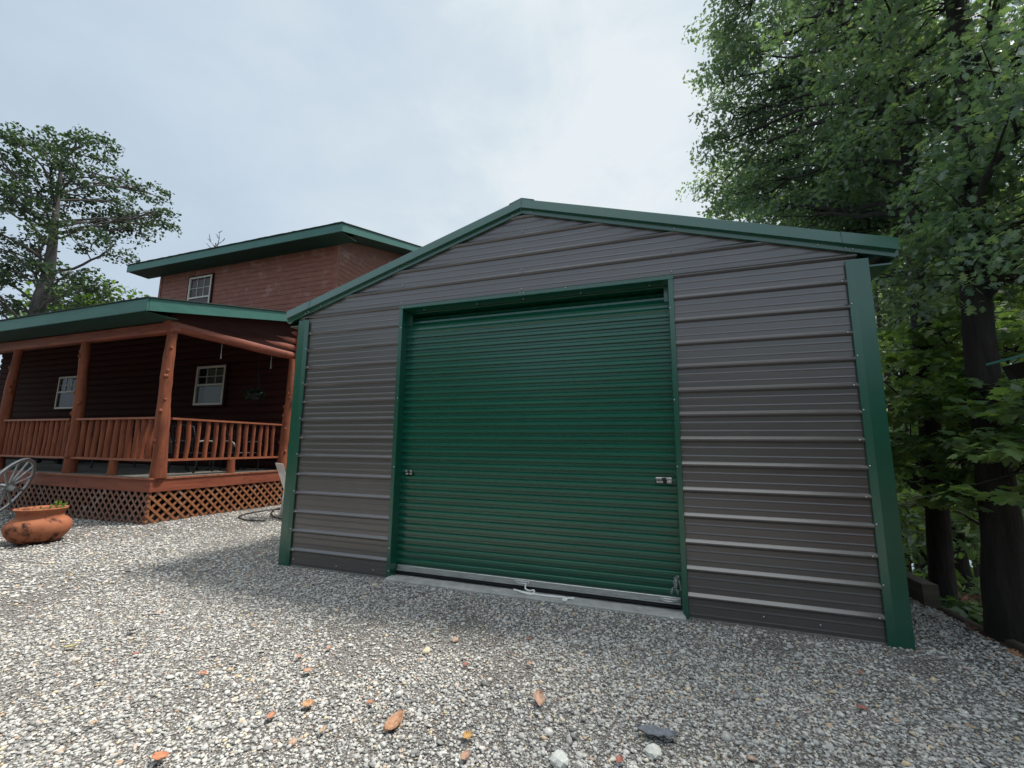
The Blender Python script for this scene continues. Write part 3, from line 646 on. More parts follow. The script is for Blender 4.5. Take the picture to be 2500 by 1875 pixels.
# upper storey planks
def plank_profile(z0, z1, pitch):
    pr = []; z = z0
    while z < z1:
        pr += [(z, .012), (z+.007, 0), (min(z+pitch-.007, z1), 0)]; z += pitch
    pr.append((z1, .0)); return pr
UZ = 7.55
extr_x(plank_profile(4.6, UZ, .152), UX0, UX1, UY).build('upper_wall', M['upwall'], H)
UY2 = 12.0; URS = .30; UEY = 4.45
def uroof(y): return 7.295+URS*(y-UEY)
RY = (UY+UY2)/2
# gable end wall: horizontal planks to plate height, then boards parallel to the rake
extr_y(plank_profile(4.6, 7.40, .152), UY, UY2, UX1).build('upper_wall', M['upwall'], H)
mb = MB()
for k in range(12):
    o0 = -.16*(k+1); o1 = -.16*k-.008
    for sg in (1, -1):
        def yy_(z, off):       # y on the front slope where roof underside+off = z
            return UEY+(z-off-7.295)/URS
        ya0 = max(UY, yy_(7.40, o0)); ya1 = max(UY, yy_(7.40, o1))
        if ya1 > RY: continue
        pts = [(ya0, max(7.40, uroof(ya0)+o0)), (RY, uroof(RY)+o0), (RY, uroof(RY)+o1), (ya1, max(7.40, uroof(ya1)+o1))]
        if pts[0][1] > pts[1][1]: continue
        pts = [((y_ if sg > 0 else 2*RY-y_), z_) for y_, z_ in pts]
        mb.add([(UX1+.001, y_, z_) for y_, z_ in pts], [(0, 1, 2, 3) if sg > 0 else (3, 2, 1, 0)])
mb.add([(UX1-.012, UY, 7.3), (UX1-.012, UY2, 7.3), (UX1-.012, UY2, 7.4), (UX1-.012, RY, 8.8), (UX1-.012, UY, 7.4)], [(0, 1, 2, 3, 4)])
mb.build('gable_boards', M['upwall'], H)
mb = MB(); mb.box((UX1-.085, UY-.022, 4.6), (UX1+.02, UY+.09, 7.5), bev=.004); mb.build('corner_board', M['upwall'], H)
mb = MB(); mb.box((UX0-.02, UY-.022, 4.6), (UX0+.085, UY+.09, 7.5), bev=.004); mb.build('corner_board', M['upwall'], H)
mb = MB(); mb.box((UX0, UY+.02, 4.6), (UX0+.02, UY2, 7.5)); mb.box((UX0, UY2-.02, 4.6), (UX1-.02, UY2, 7.5)); mb.add([(UX0+.005, UY, 7.5), (UX0+.005, UY2, 7.5), (UX0+.005, RY, 8.6)], [(0, 1, 2)]); mb.build('upper_back_wall', M['upwall'], H)
# upper roof
UXL, UXR = -17.25, -8.02; RYE = 2*RY-UEY
mb = MB(); zt = .26
def urs(z_off, flip=False):
    a = [(UXL, UEY-.02, uroof(UEY)+z_off), (UXR+.03, UEY-.02, uroof(UEY)+z_off), (UXR+.03, RY, uroof(RY)+z_off), (UXL, RY, uroof(RY)+z_off), (UXR+.03, RYE, uroof(UEY)+z_off), (UXL, RYE, uroof(UEY)+z_off)]
    mb.add(a, [(0, 1, 2, 3), (3, 2, 4, 5)])
urs(zt); urs(zt-.025)
mb.add([(UXL, UEY-.02, uroof(UEY)+zt), (UXR+.03, UEY-.02, uroof(UEY)+zt), (UXR+.03, UEY-.02, uroof(UEY)+zt-.025), (UXL, UEY-.02, uroof(UEY)+zt-.025)], [(0, 1, 2, 3)])
for X in (UXL, UXR+.03):
    mb.add([(X, UEY-.02, uroof(UEY)+zt), (X, RY, uroof(RY)+zt), (X, RY, uroof(RY)+zt-.025), (X, UEY-.02, uroof(UEY)+zt-.025)], [(0, 1, 2, 3)])
rg = random.Random(4); x = UXL
while x < UXR: # shingle tab edges along the eave
    w_ = rg.uniform(.12, .2); mb.box((x, UEY-.03, uroof(UEY)+zt-.006), (min(x+w_-.006, UXR+.03), UEY+.1, uroof(UEY)+zt+rg.uniform(.004, .014))); x += w_
urf = mb.build('upper_roof', M['shingle'], H)
mb = MB(); mb.box((UXL, UEY, 7.295), (UXR, UEY+.035, 7.535), bev=.003)
for X in (UXR, UXL+.03):
    rake(X-.03, X+.003, UEY+.037, RY, uroof, .225)
    rake(X-.03, X+.003, RY, RYE, lambda y: uroof(2*RY-y), .225)
mb.build('fascia', M['fascia'], urf)
mb = MB(); mb.box((UXL+.04, UEY+.036, 7.297), (UXR-.04, UY+.0, 7.31))
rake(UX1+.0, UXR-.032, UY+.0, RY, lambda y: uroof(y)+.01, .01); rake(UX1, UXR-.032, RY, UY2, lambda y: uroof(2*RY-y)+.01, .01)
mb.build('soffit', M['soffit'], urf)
# windows
def window(x0, x1, z0, z1, y, split=.52, blind=None, wallc='casing'):
    mb = MB(); t_ = .06; yf = y-.055
    mb.box((x0, yf, z0), (x0+t_, y, z1), bev=.004); mb.box((x1-t_, yf, z0), (x1, y, z1), bev=.004)
    mb.box((x0+t_, yf+.002, z1-t_), (x1-t_, y, z1), bev=.004); mb.box((x0+t_, yf+.002, z0), (x1-t_, y, z0+t_), bev=.004)
    zm = z0+(z1-z0)*split; mb.box((x0+t_, yf+.012, zm-.028), (x1-t_, y, zm+.028), bev=.004)
    xa, xb = x0+t_, x1-t_
    for i in (1, 2): xx = xa+(xb-xa)*i/3; mb.box((xx-.009, yf+.03, zm+.028), (xx+.009, yf+.04, z1-t_))
    zz = (zm+z1-t_)/2; mb.box((xa, yf+.0295, zz-.009), (xb, yf+.0395, zz+.009))
    o = mb.build('window', M['vinyl'], H)
    mb = MB(); mb.box((xa, yf+.041, z0+t_), (xb, yf+.045, zm-.028)); mb.box((xa, yf+.041, zm+.028), (xb, yf+.045, z1-t_)); mb.build('pane', M['glass'], o)
    if blind:
        mb = MB(); bx0, bx1, bz0, bz1 = blind
        z = bz1; 
        while z > bz0: mb.box((bx0, y+.0, z-.045), (bx1, y+.006, z-.002)); z -= .046
        mb.build('blind', M['blind'], o)
    mb = MB(); mb.box((x0-.05, y-.045, z0-.05), (x0-.002, y+.01, z1+.05)); mb.box((x1+.002, y-.045, z0-.05), (x1+.05, y+.01, z1+.05)); mb.box((x0-.002, y-.045, z1+.002), (x1+.002, y+.01, z1+.05)); mb.box((x0-.002, y-.05, z0-.05), (x1+.002, y+.01, z0-.002)); mb.build('casing', M['logwall'], o)
    mb = MB(); mb.box((xa, y+.02, z0+t_), (xb, y+.03, z1-t_)); mb.build('interior', M['dark'], o)
window(-12.33, -11.20, 2.48, 3.59, WY+.0, blind=(-12.0, -11.28, 2.56, 3.5))
window(-18.95, -17.85, 2.50, 3.58, WY+.0)
window(-14.93, -13.85, 5.75, 7.03, UY, split=.42)
# railings
def railing(p0, p1, nb, seed, supports, z_top=1.905, end_gap=.16, w0=.048):
    rg = random.Random(seed); p0 = Vector(p0); p1 = Vector(p1); d = (p1-p0).normalized(); Lh = (p1-p0).length
    mb = MB(); mb.bar(p0+Vector((0, 0, z_top)), p1+Vector((0, 0, z_top)), .13, .038); mb.bar(p0+Vector((0, 0, 1.115)), p1+Vector((0, 0, 1.115)), .10, .042)
    o = mb.build('railing', M['rail'], H)
    for i in range(nb):
        s_ = end_gap+(Lh-2*end_gap)*(i+.5)/nb+rg.uniform(-.012, .012); c = p0+d*s_; k = 7; ph = rg.uniform(0, 6); r0 = w0*rg.uniform(.78, 1.1)
        am = rg.uniform(.002, .014); pts = [c+d*(am*math.sin(ph+j*.9)+rg.uniform(-.02, .02)*0)+Vector((0, 0, 1.137+(z_top-.019-1.137)*j/(k-1))) for j in range(k)]
        m2 = MB(); m2.tube(pts, [r0*(1.04-.10*j/(k-1)+rg.uniform(-.05, .05)) for j in range(k)], 9, jit=.04, rng=rg)
        if rg.random() < .5:
            j = rg.randint(1, 5); a = rg.uniform(-2.6, -.5); m2.ball(pts[j]+Vector((math.cos(a)*r0*.8, math.sin(a)*r0*.8, 0)), .017, n=4)
        m2.build('baluster', M['post'], o)
    for s_ in supports:
        c = p0+d*s_; m2 = MB(); m2.tube([c+Vector((0, 0, DZ)), c+Vector((0, 0, .95)), c+Vector((0, 0, 1.094))], [.085, .075, .072], 10, jit=.04, rng=rg); m2.build('support_block', M['post'], o)
RYL = PY+.13
railing((-11.38, RYL, 0), (PX-.14, RYL, 0), 11, 1, (1.30,), end_gap=.10)
railing((-14.10, RYL, 0), (-11.62, RYL, 0), 13, 2, (), end_gap=.03)
railing((-16.9, RYL, 0), (-14.35, RYL, 0), 13, 3, (1.3,), end_gap=.03)
railing((PX-.09, PY+.28, 0), (PX-.09, WY-.22, 0), 13, 4, (1.32,), end_gap=.09, w0=.043)
# small wall lamp beside the corner
mb = MB(); mb.box((UX1+.0405, WY+.0, 2.60), (UX1+.06, WY+.08, 2.80)); mb.tube([(UX1+.06, WY+.04, 2.72), (UX1+.13, WY-.02, 2.70)], .03, 8); mb.ball((UX1+.14, WY-.03, 2.68), .05, n=6); mb.build('floodlight', M['cast'], H)
# fan pull-cords hanging under the porch beam
for cx, cy, z1 in ((-9.9, 2.6, 3.55), (-9.55, 3.3, 3.7)):
    pass

# hanging rods under the porch ceiling
def hook(u, v1, label):
    X = PX-.12; d = ray(u, v1); t = (X-CAM[0])/d[0]; p = CAM+d*t; y, zb = p[1], p[2]; mb = MB(); top = 3.60
    mb.tube([(X, y, top), (X, y, zb+.05)], .006, 8); mb.tube([(X+.02*math.sin(q), y, zb+.03+.02*math.cos(q)) for q in np.linspace(0, 4.2, 8)], .007, 6)
    o = mb.build('hanging_rod', M['cast']); tag(o, label, 'hanger', 'thin pale rods hanging under the porch beam')
hook(538, 877, 'thin pale rod hanging under the porch beam above the porch window')
hook(660, 901, 'thin pale rod hanging under the porch beam nearer the garage')

# ------------------------------------------------------------------ things on the porch
def patio_chair(x, y, rz, label, seat_m, arm_m):
    c = empty('patio_chair', (x, y, DZ+.003), rz); tag(c, label, 'chair', 'metal patio chairs on the porch')
    mb = MB(); mb.box((-.25, -.24, .40), (.25, .24, .425), bev=.01); mb.build('seat', seat_m, c)
    mb = MB()
    for i in range(9): xx = -.22+i*.055; mb.tube([(xx, .24, .43), (xx, .30, .70), (xx, .36, .95)], .008, 6)
    mb.tube([(-.25, .24, .42), (-.24, .30, .70), (-.22, .37, .98), (0, .39, 1.02), (.22, .37, .98), (.24, .30, .70), (.25, .24, .42)], .016, 8); mb.build('backrest', seat_m, c)
    for s_ in (-1, 1):
        mb = MB(); mb.tube(wob([(s_*.27, .30, .66), (s_*.30, .10, .68), (s_*.31, -.15, .67), (s_*.31, -.27, .62), (s_*.29, -.26, .56)]), .022, 8); mb.build('armrest', arm_m, c)
        for yy in (-.24, .24):
            mb = MB(); mb.tube(wob([(s_*.25, yy*.98, .42), (s_*.29, yy*1.1, .22), (s_*.27, yy*1.2, .02)]), .014, 8); mb.tube([(s_*.27, yy*1.2, .02), (s_*.27, yy*1.2, 0)], .025, 8); mb.build('leg', M['iron'], c)
    return c
patio_chair(-9.75, 2.35, R(200), 'dark patio chair with pale curved arms behind the corner post', M['iron'], M['cast'])
patio_chair(-9.45, 3.25, R(80), 'dark patio chair against the log wall at the porch end', M['iron'], M['cast'])
patio_chair(-10.5, 2.55, R(170), 'patio chair with woven grey mesh behind the front balusters', M['mesh'], M['iron'])
patio_chair(-12.9, 2.6, R(190), 'dark patio chair beside the grill behind the left railing', M['iron'], M['iron'])
tb = empty('patio_table', (-10.2, 3.25, DZ+.003)); tag(tb, 'round dark metal patio table among the porch chairs', 'table')
mb = MB(); mb.lathe([(0, .71), (.55, .71), (.57, .725), (.55, .74), (0, .74)], n=28); mb.build('table_top', M['iron'], tb)
for a in (0.6, 2.17, 3.74, 5.31):
    mb = MB(); mb.tube(wob([(.42*math.cos(a), .42*math.sin(a), .71), (.33*math.cos(a), .33*math.sin(a), .35), (.45*math.cos(a), .45*math.sin(a), .0)]), .018, 8); mb.tube([(.45*math.cos(a), .45*math.sin(a), .0), (.45*math.cos(a), .45*math.sin(a), .03)], .035, 8); mb.build('leg', M['iron'], tb)
gr = empty('gas_grill', (-16.6, 3.2, DZ+.003)); tag(gr, 'black covered gas grill standing under the far left porch window', 'grill')
mb = MB(); mb.box((-.6, -.28, .12), (.6, .28, .85), bev=.03); mb.build('cabinet', M['iron'], gr)
mb = MB(); pts = [(-.42, .28*math.cos(a), .86+.30*math.sin(a)) for a in np.linspace(0, math.pi, 9)]; vs = pts+[(.42, p[1], p[2]) for p in pts]; mb.add(vs, [(i, i+1, 10+i, 9+i) for i in range(8)]+[tuple(range(9)), tuple(range(17, 8, -1))]); mb.build('lid', M['iron'], gr)
mb = MB(); mb.tube([(-.3, -.30, .98), (.3, -.30, .98)], .014, 8); mb.build('handle', M['steel'], gr)
for sx in (-.5, .5):
    for sy in (-.2, .2):
        mb = MB(); mb.tube([(sx-.02, sy, .06), (sx+.02, sy, .06)], .06, 12); mb.build('wheel', M['rubber'], gr)

hb_ = at_y(628, 935, 3.45); HB = empty('hanging_basket', (float(hb_[0]), 3.45, 2.35)); tag(HB, 'dark hanging plant basket between the porch window and the end post', 'hanging basket')
mb = MB(); mb.lathe([(0, .12), (.09, .13), (.14, .20), (.16, .28), (.165, .30), (.15, .30), (.0, .27)], n=20); mb.build('basket', M['iron'], HB)
mb = MB()
for q in range(3): a = q*2.094; mb.tube([(.155*math.cos(a), .155*math.sin(a), .30), (0, 0, .85)], .004, 5)
mb.tube([(0, 0, .85), (0, 0, roofz(3.45)+.03-2.35)], .005, 5); mb.build('chain', M['iron'], HB)
# wagon wheel leaning on the porch
Wc = Vector((-11.90, .43, .556)); wr = .590; tilt, yaw_ = .36, -.84
va = Vector((math.cos(yaw_), math.sin(yaw_), 0)); vb = Vector((-math.sin(yaw_)*math.sin(tilt), math.cos(yaw_)*math.sin(tilt), math.cos(tilt))); vn = va.cross(vb)
W = empty('wagon_wheel', (Wc.x, Wc.y, 0)); tag(W, 'weathered grey wooden wagon wheel leaning against the porch deck', 'wheel')
def wl(a, r_, o=0.0): return Wc-Vector((Wc.x, Wc.y, 0))+va*math.cos(a)*r_+vb*math.sin(a)*r_+vn*o
mb = MB(); k = 56; vs = []
for i in range(k):
    a = 2*math.pi*i/k
    for rr, oo in ((wr, -.017), (wr, .017), (wr-.062, .017), (wr-.062, -.017)): vs.append(wl(a, rr, oo))
mb.add(vs, [(4*i+j, 4*((i+1) % k)+j, 4*((i+1) % k)+(j+1) % 4, 4*i+(j+1) % 4) for i in range(k) for j in range(4)]); mb.build('rim', M['wheelwood'], W)
for i in range(12):
    a = 2*math.pi*i/12+.2; mb = MB(); mb.tube([wl(a, .06), wl(a, .2), wl(a, .42), wl(a, wr-.06)], [.022, .022, .017, .021], 8); mb.build('spoke', M['wheelwood'], W)
mb = MB(); mb.tube([wl(0, 0, -.11), wl(0, 0, -.07), wl(0, 0, 0), wl(0, 0, .07), wl(0, 0, .12)], [.035, .05, .062, .05, .035], 16); mb.build('hub', M['wheelwood'], W)

# terracotta pot
PT = empty('terracotta_pot', (-8.72, -.42, ground_z(-8.72, -.42).item()-.01)); tag(PT, 'large round terracotta pot with dark weathering spots and side handles on the gravel', 'pot')
mb = MB(); prof = [(.0, .0), (.16, .0), (.19, .02), (.27, .07), (.33, .15), (.352, .23), (.34, .30), (.295, .355), (.25, .38), (.243, .42), (.25, .46), (.278, .49), (.288, .505), (.278, .515), (.255, .49), (.235, .45), (.22, .40)]
mb.lathe(prof, n=48); pot = mb.build('bowl', M['terracotta'], PT)
for a in (R(176), R(135)):
    mb = MB(); cx, cy = math.cos(a), math.sin(a); tx, ty = -cy, cx
    mb.tube(wob([(cx*.31+tx*.09, cy*.31+ty*.09, .31), (cx*.39+tx*.07, cy*.39+ty*.07, .30), (cx*.42, cy*.42, .28), (cx*.39-tx*.07, cy*.39-ty*.07, .30), (cx*.31-tx*.09, cy*.31-ty*.09, .31)]), .028, 10); mb.build('side_handle', M['terracotta'], PT)
mb = MB(); mb.lathe([(0, .455), (.12, .46), (.243, .44)], n=24); mb.build('soil', M['soil'], PT)
def leaf_np(centers, normals_tilt, size, template, rng, fold=.25, droop=None):
    n_ = len(centers); T = np.array(template); k = len(T)
    L_ = np.stack([T[:, 0], T[:, 1], -fold*np.abs(T[:, 1])-.10*T[:, 0]**2], 1)[None]*size[:, None, None]
    az = rng.uniform(0, 2*np.pi, n_); tl = rng.normal(0, normals_tilt, n_); rl = rng.normal(0, normals_tilt, n_)
    if droop is not None: tl = tl+droop
    c, s = np.cos(rl)[:, None], np.sin(rl)[:, None]; L_ = np.stack([L_[..., 0], c*L_[..., 1]-s*L_[..., 2], s*L_[..., 1]+c*L_[..., 2]], -1)
    c, s = np.cos(tl)[:, None], np.sin(tl)[:, None]; L_ = np.stack([c*L_[..., 0]+s*L_[..., 2], L_[..., 1], -s*L_[..., 0]+c*L_[..., 2]], -1)
    c, s = np.cos(az)[:, None], np.sin(az)[:, None]; L_ = np.stack([c*L_[..., 0]-s*L_[..., 1], s*L_[..., 0]+c*L_[..., 1], L_[..., 2]], -1)
    return (L_+centers[:, None]).reshape(-1, 3), k
SMALL = [(0, 0), (.3, .28), (.65, .3), (1, 0), (.65, -.3), (.3, -.28)]
def mirror(h): return h+[(a, -b_) for a, b_ in h[::-1] if abs(b_) > 1e-6]
OAK = mirror([(0, 0), (.12, .05), (.18, .24), (.30, .09), (.42, .42), (.54, .12), (.68, .38), (.76, .11), (.86, .17), (1.0, 0)])
MAPLE = mirror([(0, 0), (.02, .10), (-.10, .40), (.16, .34), (.22, .62), (.40, .40), (.62, .52), (.60, .24), (.86, .16), (1.05, 0)])
rngp = np.random.default_rng(11)
k = 260; c_ = np.stack([rngp.normal(0, .10, k), rngp.normal(0, .10, k), rngp.uniform(.22, .44, k)-.0], 1); Vp, kk = leaf_np(c_, .8, rngp.uniform(.05, .09, k), SMALL, rngp, droop=.5); np_mesh('foliage', Vp, kk, [leafD], HB)
k = 60; c_ = np.stack([rngp.uniform(-.18, .18, k), rngp.uniform(-.18, .18, k), rngp.uniform(.46, .50, k)], 1); Vp, kk = leaf_np(c_, .8, rngp.uniform(.02, .05, k), SMALL, rngp); np_mesh('weeds', Vp, kk, [leafY], PT)
k = 26; c_ = np.stack([rngp.normal(.16, .03, k), rngp.normal(.12, .03, k), rngp.uniform(.48, .60, k)], 1); Vp, kk = leaf_np(c_, .8, rngp.uniform(.04, .07, k), SMALL, rngp); np_mesh('weeds', Vp, kk, [leafY], PT)

# hose
def hose(pts, label):
    mb = MB(); P = wob([(x, y, float(ground_z(x, y))+z) for x, y, z in pts]); mb.tube(P, .013, 8); o = mb.build('garden_hose', M['hose']); tag(o, label, 'hose'); return o
hose([(-7.05, 1.98, .035), (-7.45, 1.93, .03), (-7.85, 2.08, .03), (-8.03, 2.36, .03), (-8.1, 2.68, .03), (-8.05, 2.95, .035), (-7.8, 3.1, .05), (-7.5, 3.2, .05), (-7.1, 3.3, .03)], 'black garden hose curling over gravel beside the porch lattice')
hose([(-6.6, 2.2, .03), (-7.2, 2.35, .03), (-7.75, 2.75, .035), (-8.05, 3.2, .04), (-7.9, 3.6, .05), (-7.3, 3.75, .04), (-6.6, 3.5, .03)], 'black hose loop lying behind the garage corner')
# white plastic chair behind the garage corner
Wh = empty('plastic_chair', (-6.98, 2.75, float(ground_z(-7, 2.8))+.01), R(150)); tag(Wh, 'white plastic garden armchair half hidden behind the left garage corner', 'chair')
mb = MB(); mb.box((-.26, -.25, .40), (.26, .25, .43), bev=.012); mb.build('seat', M['plastic'], Wh)
mb = MB()
def tilted(x0, x1, s0, s1, th=.02):
    vs = []
    for x in (x0, x1):
        for s_ in (s0, s1):
            for q in (0, th): vs.append((x*(.86+.3*s_), .24+.22*s_+q, .43+s_*.64))
    mb.add(vs, [(0, 1, 3, 2), (4, 6, 7, 5), (0, 4, 5, 1), (2, 3, 7, 6), (0, 2, 6, 4), (1, 5, 7, 3)])
tilted(-.27, .27, .74, 1.0); 
for i in range(6): tilted(-.27+i*.094, -.27+i*.094+.068, .0, .74)
mb.build('backrest', M['plastic'], Wh)
for s_ in (-1, 1):
    mb = MB(); mb.bar((s_*.29, .30, .66), (s_*.29, -.26, .64), .05, .025); mb.build('armrest', M['plastic'], Wh)
    for yy in (-.25, .25):
        mb = MB(); mb.bar((s_*.28, yy, .64), (s_*.31, yy*1.15, 0), .05, .04, up=(0, 1, 0)); mb.build('leg', M['plastic'], Wh)

# timber edging on the right, carport roof corner
E0 = (2.50, 1.16); 
mb = MB(); mb.bar((2.47, 1.15, .01), (2.40, 4.3, -.05), .13, .30); tag(mb.build('timber_edging', M['timber']), 'stacked dark timber edging holding the gravel beside the smaller trunk', 'edging')
mb = MB(); mb.tube([(2.52, 1.25, -.06), (2.60, .75, -.075), (2.66, .35, -.075), (2.72, -.1, -.07), (2.78, -.7, -.07), (2.85, -1.5, -.07)], [.035, .04, .04, .035, .035, .03], 8, jit=.08, rng=random.Random(1)); tag(mb.build('edging_log', M['timber']), 'thin weathered log edging the gravel in front of the big trunk', 'log')
CP = empty('shed_roof', (3.9, -.5, 0)); tag(CP, 'dark green sheet-metal shed roof corner jutting in at the right edge', 'shed')
q0 = at_y(2050+1345/3.771, 560+1235/3.771, -.45); q1 = at_y(2050+1697/3.771, 560+1145/3.771, -.45)
sl = (q1[2]-q0[2])/(q1[0]-q0[0]); ox, oz = q0[0], q0[2]
mb = MB(); X2 = 2.6
for a, b_, h0, h1 in ((0, X2, .012, -.004),):
    vs = []
    for xx in (a, b_):
        for yy in (0, -1.6):
            for h in (h0, h1): vs.append((ox+xx-CP.location.x, -.45+yy+.5, oz+sl*xx+h-.012))
    mb.add(vs, [(0, 1, 3, 2), (4, 6, 7, 5), (0, 4, 5, 1), (2, 3, 7, 6), (0, 2, 6, 4), (1, 5, 7, 3)])
mb.build('roof', M['fascia'], CP)
mb = MB(); mb.bar((ox+.10-3.9, .03, oz-.075), (ox+X2-3.9, .03, oz+sl*(X2-.1)-.075), .06, .10, up=(0, 0, 1)); mb.bar((ox+.12-3.9, -1.45, oz-.07), (ox+X2-3.9, -1.45, oz+sl*(X2-.1)-.07), .06, .10)
mb.build('rafter', M['iron'], CP)
for xx in (1.0, 2.5):
    mb = MB(); mb.tube([(ox+xx-3.9, .08, -.4), (ox+xx-3.9, .08, oz+sl*xx-.10)], .045, 10); mb.build('post', M['timber'], CP)

# ------------------------------------------------------------------ trees
def gz(x, y): return float(ground_z(x, y))-.1
def limb(mb, p, q, r0, r1, rg, sag=.12, n=6, k=6):
    p = Vector(p); q = Vector(q); Lh = (q-p).length; mid = [p.lerp(q, i/k) for i in range(k+1)]
    off = Vector((rg.uniform(-1, 1), rg.uniform(-1, 1), rg.uniform(-.2, 1)))*Lh*sag
    pts = [m_+off*math.sin(math.pi*i/k)+(Vector((rg.uniform(-1, 1), rg.uniform(-1, 1), rg.uniform(-1, 1)))*Lh*.02 if 0 < i < k else Vector()) for i, m_ in enumerate(mid)]
    mb.tube(pts, [r0+(r1-r0)*i/k for i in range(k+1)], n, caps=False, smooth=True); return pts
def tree(name, label, cat, trunk, blobs, leaf, template, size, per_m3, barkm, seed, group=None, sub=7, flat=.5, twig=.010, fold=.25, tilt=.55, lr=.08, limb_from=.35):
    """trunk: [(x,y,z,r)]; blobs: [(x,y,z,rad)]"""
    rg = random.Random(seed); rn = np.random.default_rng(seed)
    root = empty(name, trunk[0][:3]); tag(root, label, cat, group); b0 = Vector(trunk[0][:3])
    mb = MB(); tp = [Vector(t_[:3])-b0 for t_ in trunk]; pts = wob(tp, 5); rr = np.interp(np.linspace(0, len(trunk)-1, len(pts)), range(len(trunk)), [t_[3] for t_ in trunk])
    rr = list(rr); rr[0] *= 1.35; rr[1] *= 1.12
    mb.tube(pts, rr, 16, jit=.035, rng=rg); mb.build('trunk', barkm, root)
    mb = MB(); C_ = []; S_ = []
    for (x, y, z, br) in blobs:
        c = Vector((x, y, z))-b0
        # attach below the blob on the trunk
        zt = c.z-(c-Vector((0, 0, c.z))).length*rg.uniform(limb_from, limb_from+.4); best = min(range(len(pts)), key=lambda i: abs(pts[i].z-zt))
        lp = limb(mb, pts[best], c, min(rr[best]*.5, lr*(.5+br*.4)), twig*1.4, rg, .10, n=7, k=8)
        for s_ in range(sub):
            v = Vector((rg.gauss(0, 1), rg.gauss(0, 1), rg.gauss(0, .8))).normalized()*br*rg.uniform(.35, 1.0)
            tip = c+v; st = lp[rg.randint(4, 8)]; limb(mb, st, tip, twig*1.3, twig*.35, rg, .12, n=4, k=4)
            sr = br*rg.uniform(.32, .55); k = max(3, int(per_m3*sr**2.2*rg.uniform(.6, 1.3)))
            cc = rn.normal(0, 1, (k, 3)); cc /= np.maximum(1e-6, np.linalg.norm(cc, axis=1))[:, None]; cc *= (rn.uniform(0, 1, k)**.45)[:, None]*sr; cc[:, 2] *= flat; cc[:, 2] -= .25*(cc[:, 0]**2+cc[:, 1]**2)/sr
            C_.append(cc+np.array(tip)); S_.append(rn.uniform(.65, 1.25, k)*size)
    mb.build('branches', barkm, root)
    C_ = np.concatenate(C_); S_ = np.concatenate(S_); V, kk = leaf_np(C_, tilt, S_, template, rn, fold, droop=.35)
    np_mesh('crown', V, kk, [leaf], root); print(name, len(C_)); return root
rgb = random.Random(77)
# --- big oak at the right edge (trunk in view), crown overhead
tA = (2.86, .86)
def px_blobs(cells, jit=35, seed=1):
    rg = random.Random(seed); o = []
    for (u, v, D, rad) in cells:
        p = at_d(u+rg.uniform(-jit, jit), v+rg.uniform(-jit, jit), D+rg.uniform(-.5, .5)); o.append((p[0], p[1], p[2], rad*rg.uniform(.85, 1.15)))
    return o
def trunk_line(pts, D, base, top):
    o = []
    for u, v, r_ in pts: p = at_d(u, v, D); o.append((float(p[0]), float(p[1]), float(p[2]), r_))
    x, y, z, r_ = o[0]; o = [(x+.02, y, gz(x, y), base)]+o
    x, y, z, r_ = o[-1]; return o+[(x+.05, y+.05, z+2.5, r_*.75), (x, y, z+top, .02)]
trunkA = trunk_line(((2462, 1470, .150), (2446, 1300, .128), (2418, 1060, .112), (2384, 750, .100), (2368, 434, .092), (2356, 150, .085)), 5.55, .19, 6.0)
cells = []
for u, v, D in ((2080, 60, 6.0), (2190, -40, 5.8), (2320, 40, 5.2), (2450, -60, 5.0), (2150, 190, 6.4), (2260, 160, 6.3), (2390, 190, 5.6), (2500, 120, 5.6), (2060, 330, 6.8), (2190, 330, 6.2), (2310, 300, 6.3), (2470, 320, 6.4), (2240, 470, 7.2), (2330, 430, 6.6), (2480, 470, 7.2), (2600, 200, 5.0), (2600, 400, 5.5), (2250, -250, 5.0), (2450, -300, 4.6), (2050, -180, 5.6), (2700, 0, 4.5), (2120, -450, 4.6), (2440, 560, 5.3), (2410, 560, 5.9), (2430, 330, 5.2), (2450, 640, 5.3), (2400, 660, 5.8)):
    cells.append((u, v, D, .72))
tree('oak_tree', 'large dark oak at the right edge with its thick trunk close to the gravel', 'tree', trunkA, px_blobs(cells, 30, 3), leafA, OAK, .074, 980, M['bark'], 10, sub=11, lr=.045, flat=.55, tilt=.6)
# --- second oak beside the garage: crown reaching left over the roof
tB = (2.86, 2.05)
trunkB = trunk_line(((2302, 1440, .108), (2288, 1250, .098), (2264, 980, .090), (2240, 670, .082), (2222, 400, .075)), 6.55, .12, 6.5)
cells = []
edge = [(-240, 1790), (-120, 1770), (0, 1760), (70, 1748), (150, 1690), (220, 1705), (290, 1712), (360, 1718), (430, 1745), (470, 1680), (530, 1705)]
for v, u0 in edge:
    u = u0+62
    while u < 2260:
        cells.append((u, v, 8.6+.9*math.sin(u*.02+v), .66 if u < u0+120 else .80)); u += 108
for u, v in ((1960, 560), (2080, 570), (2190, 600), (2240, 700), (2130, 690)): cells.append((u, v, 8.4, .6))
tree('oak_tree', 'oak behind the right garage corner whose crown spreads left over the roof', 'tree', trunkB, px_blobs(cells, 26, 9), leafA, OAK, .074, 1000, M['bark'], 20, sub=12, lr=.045, flat=.6, tilt=.7, twig=.009)
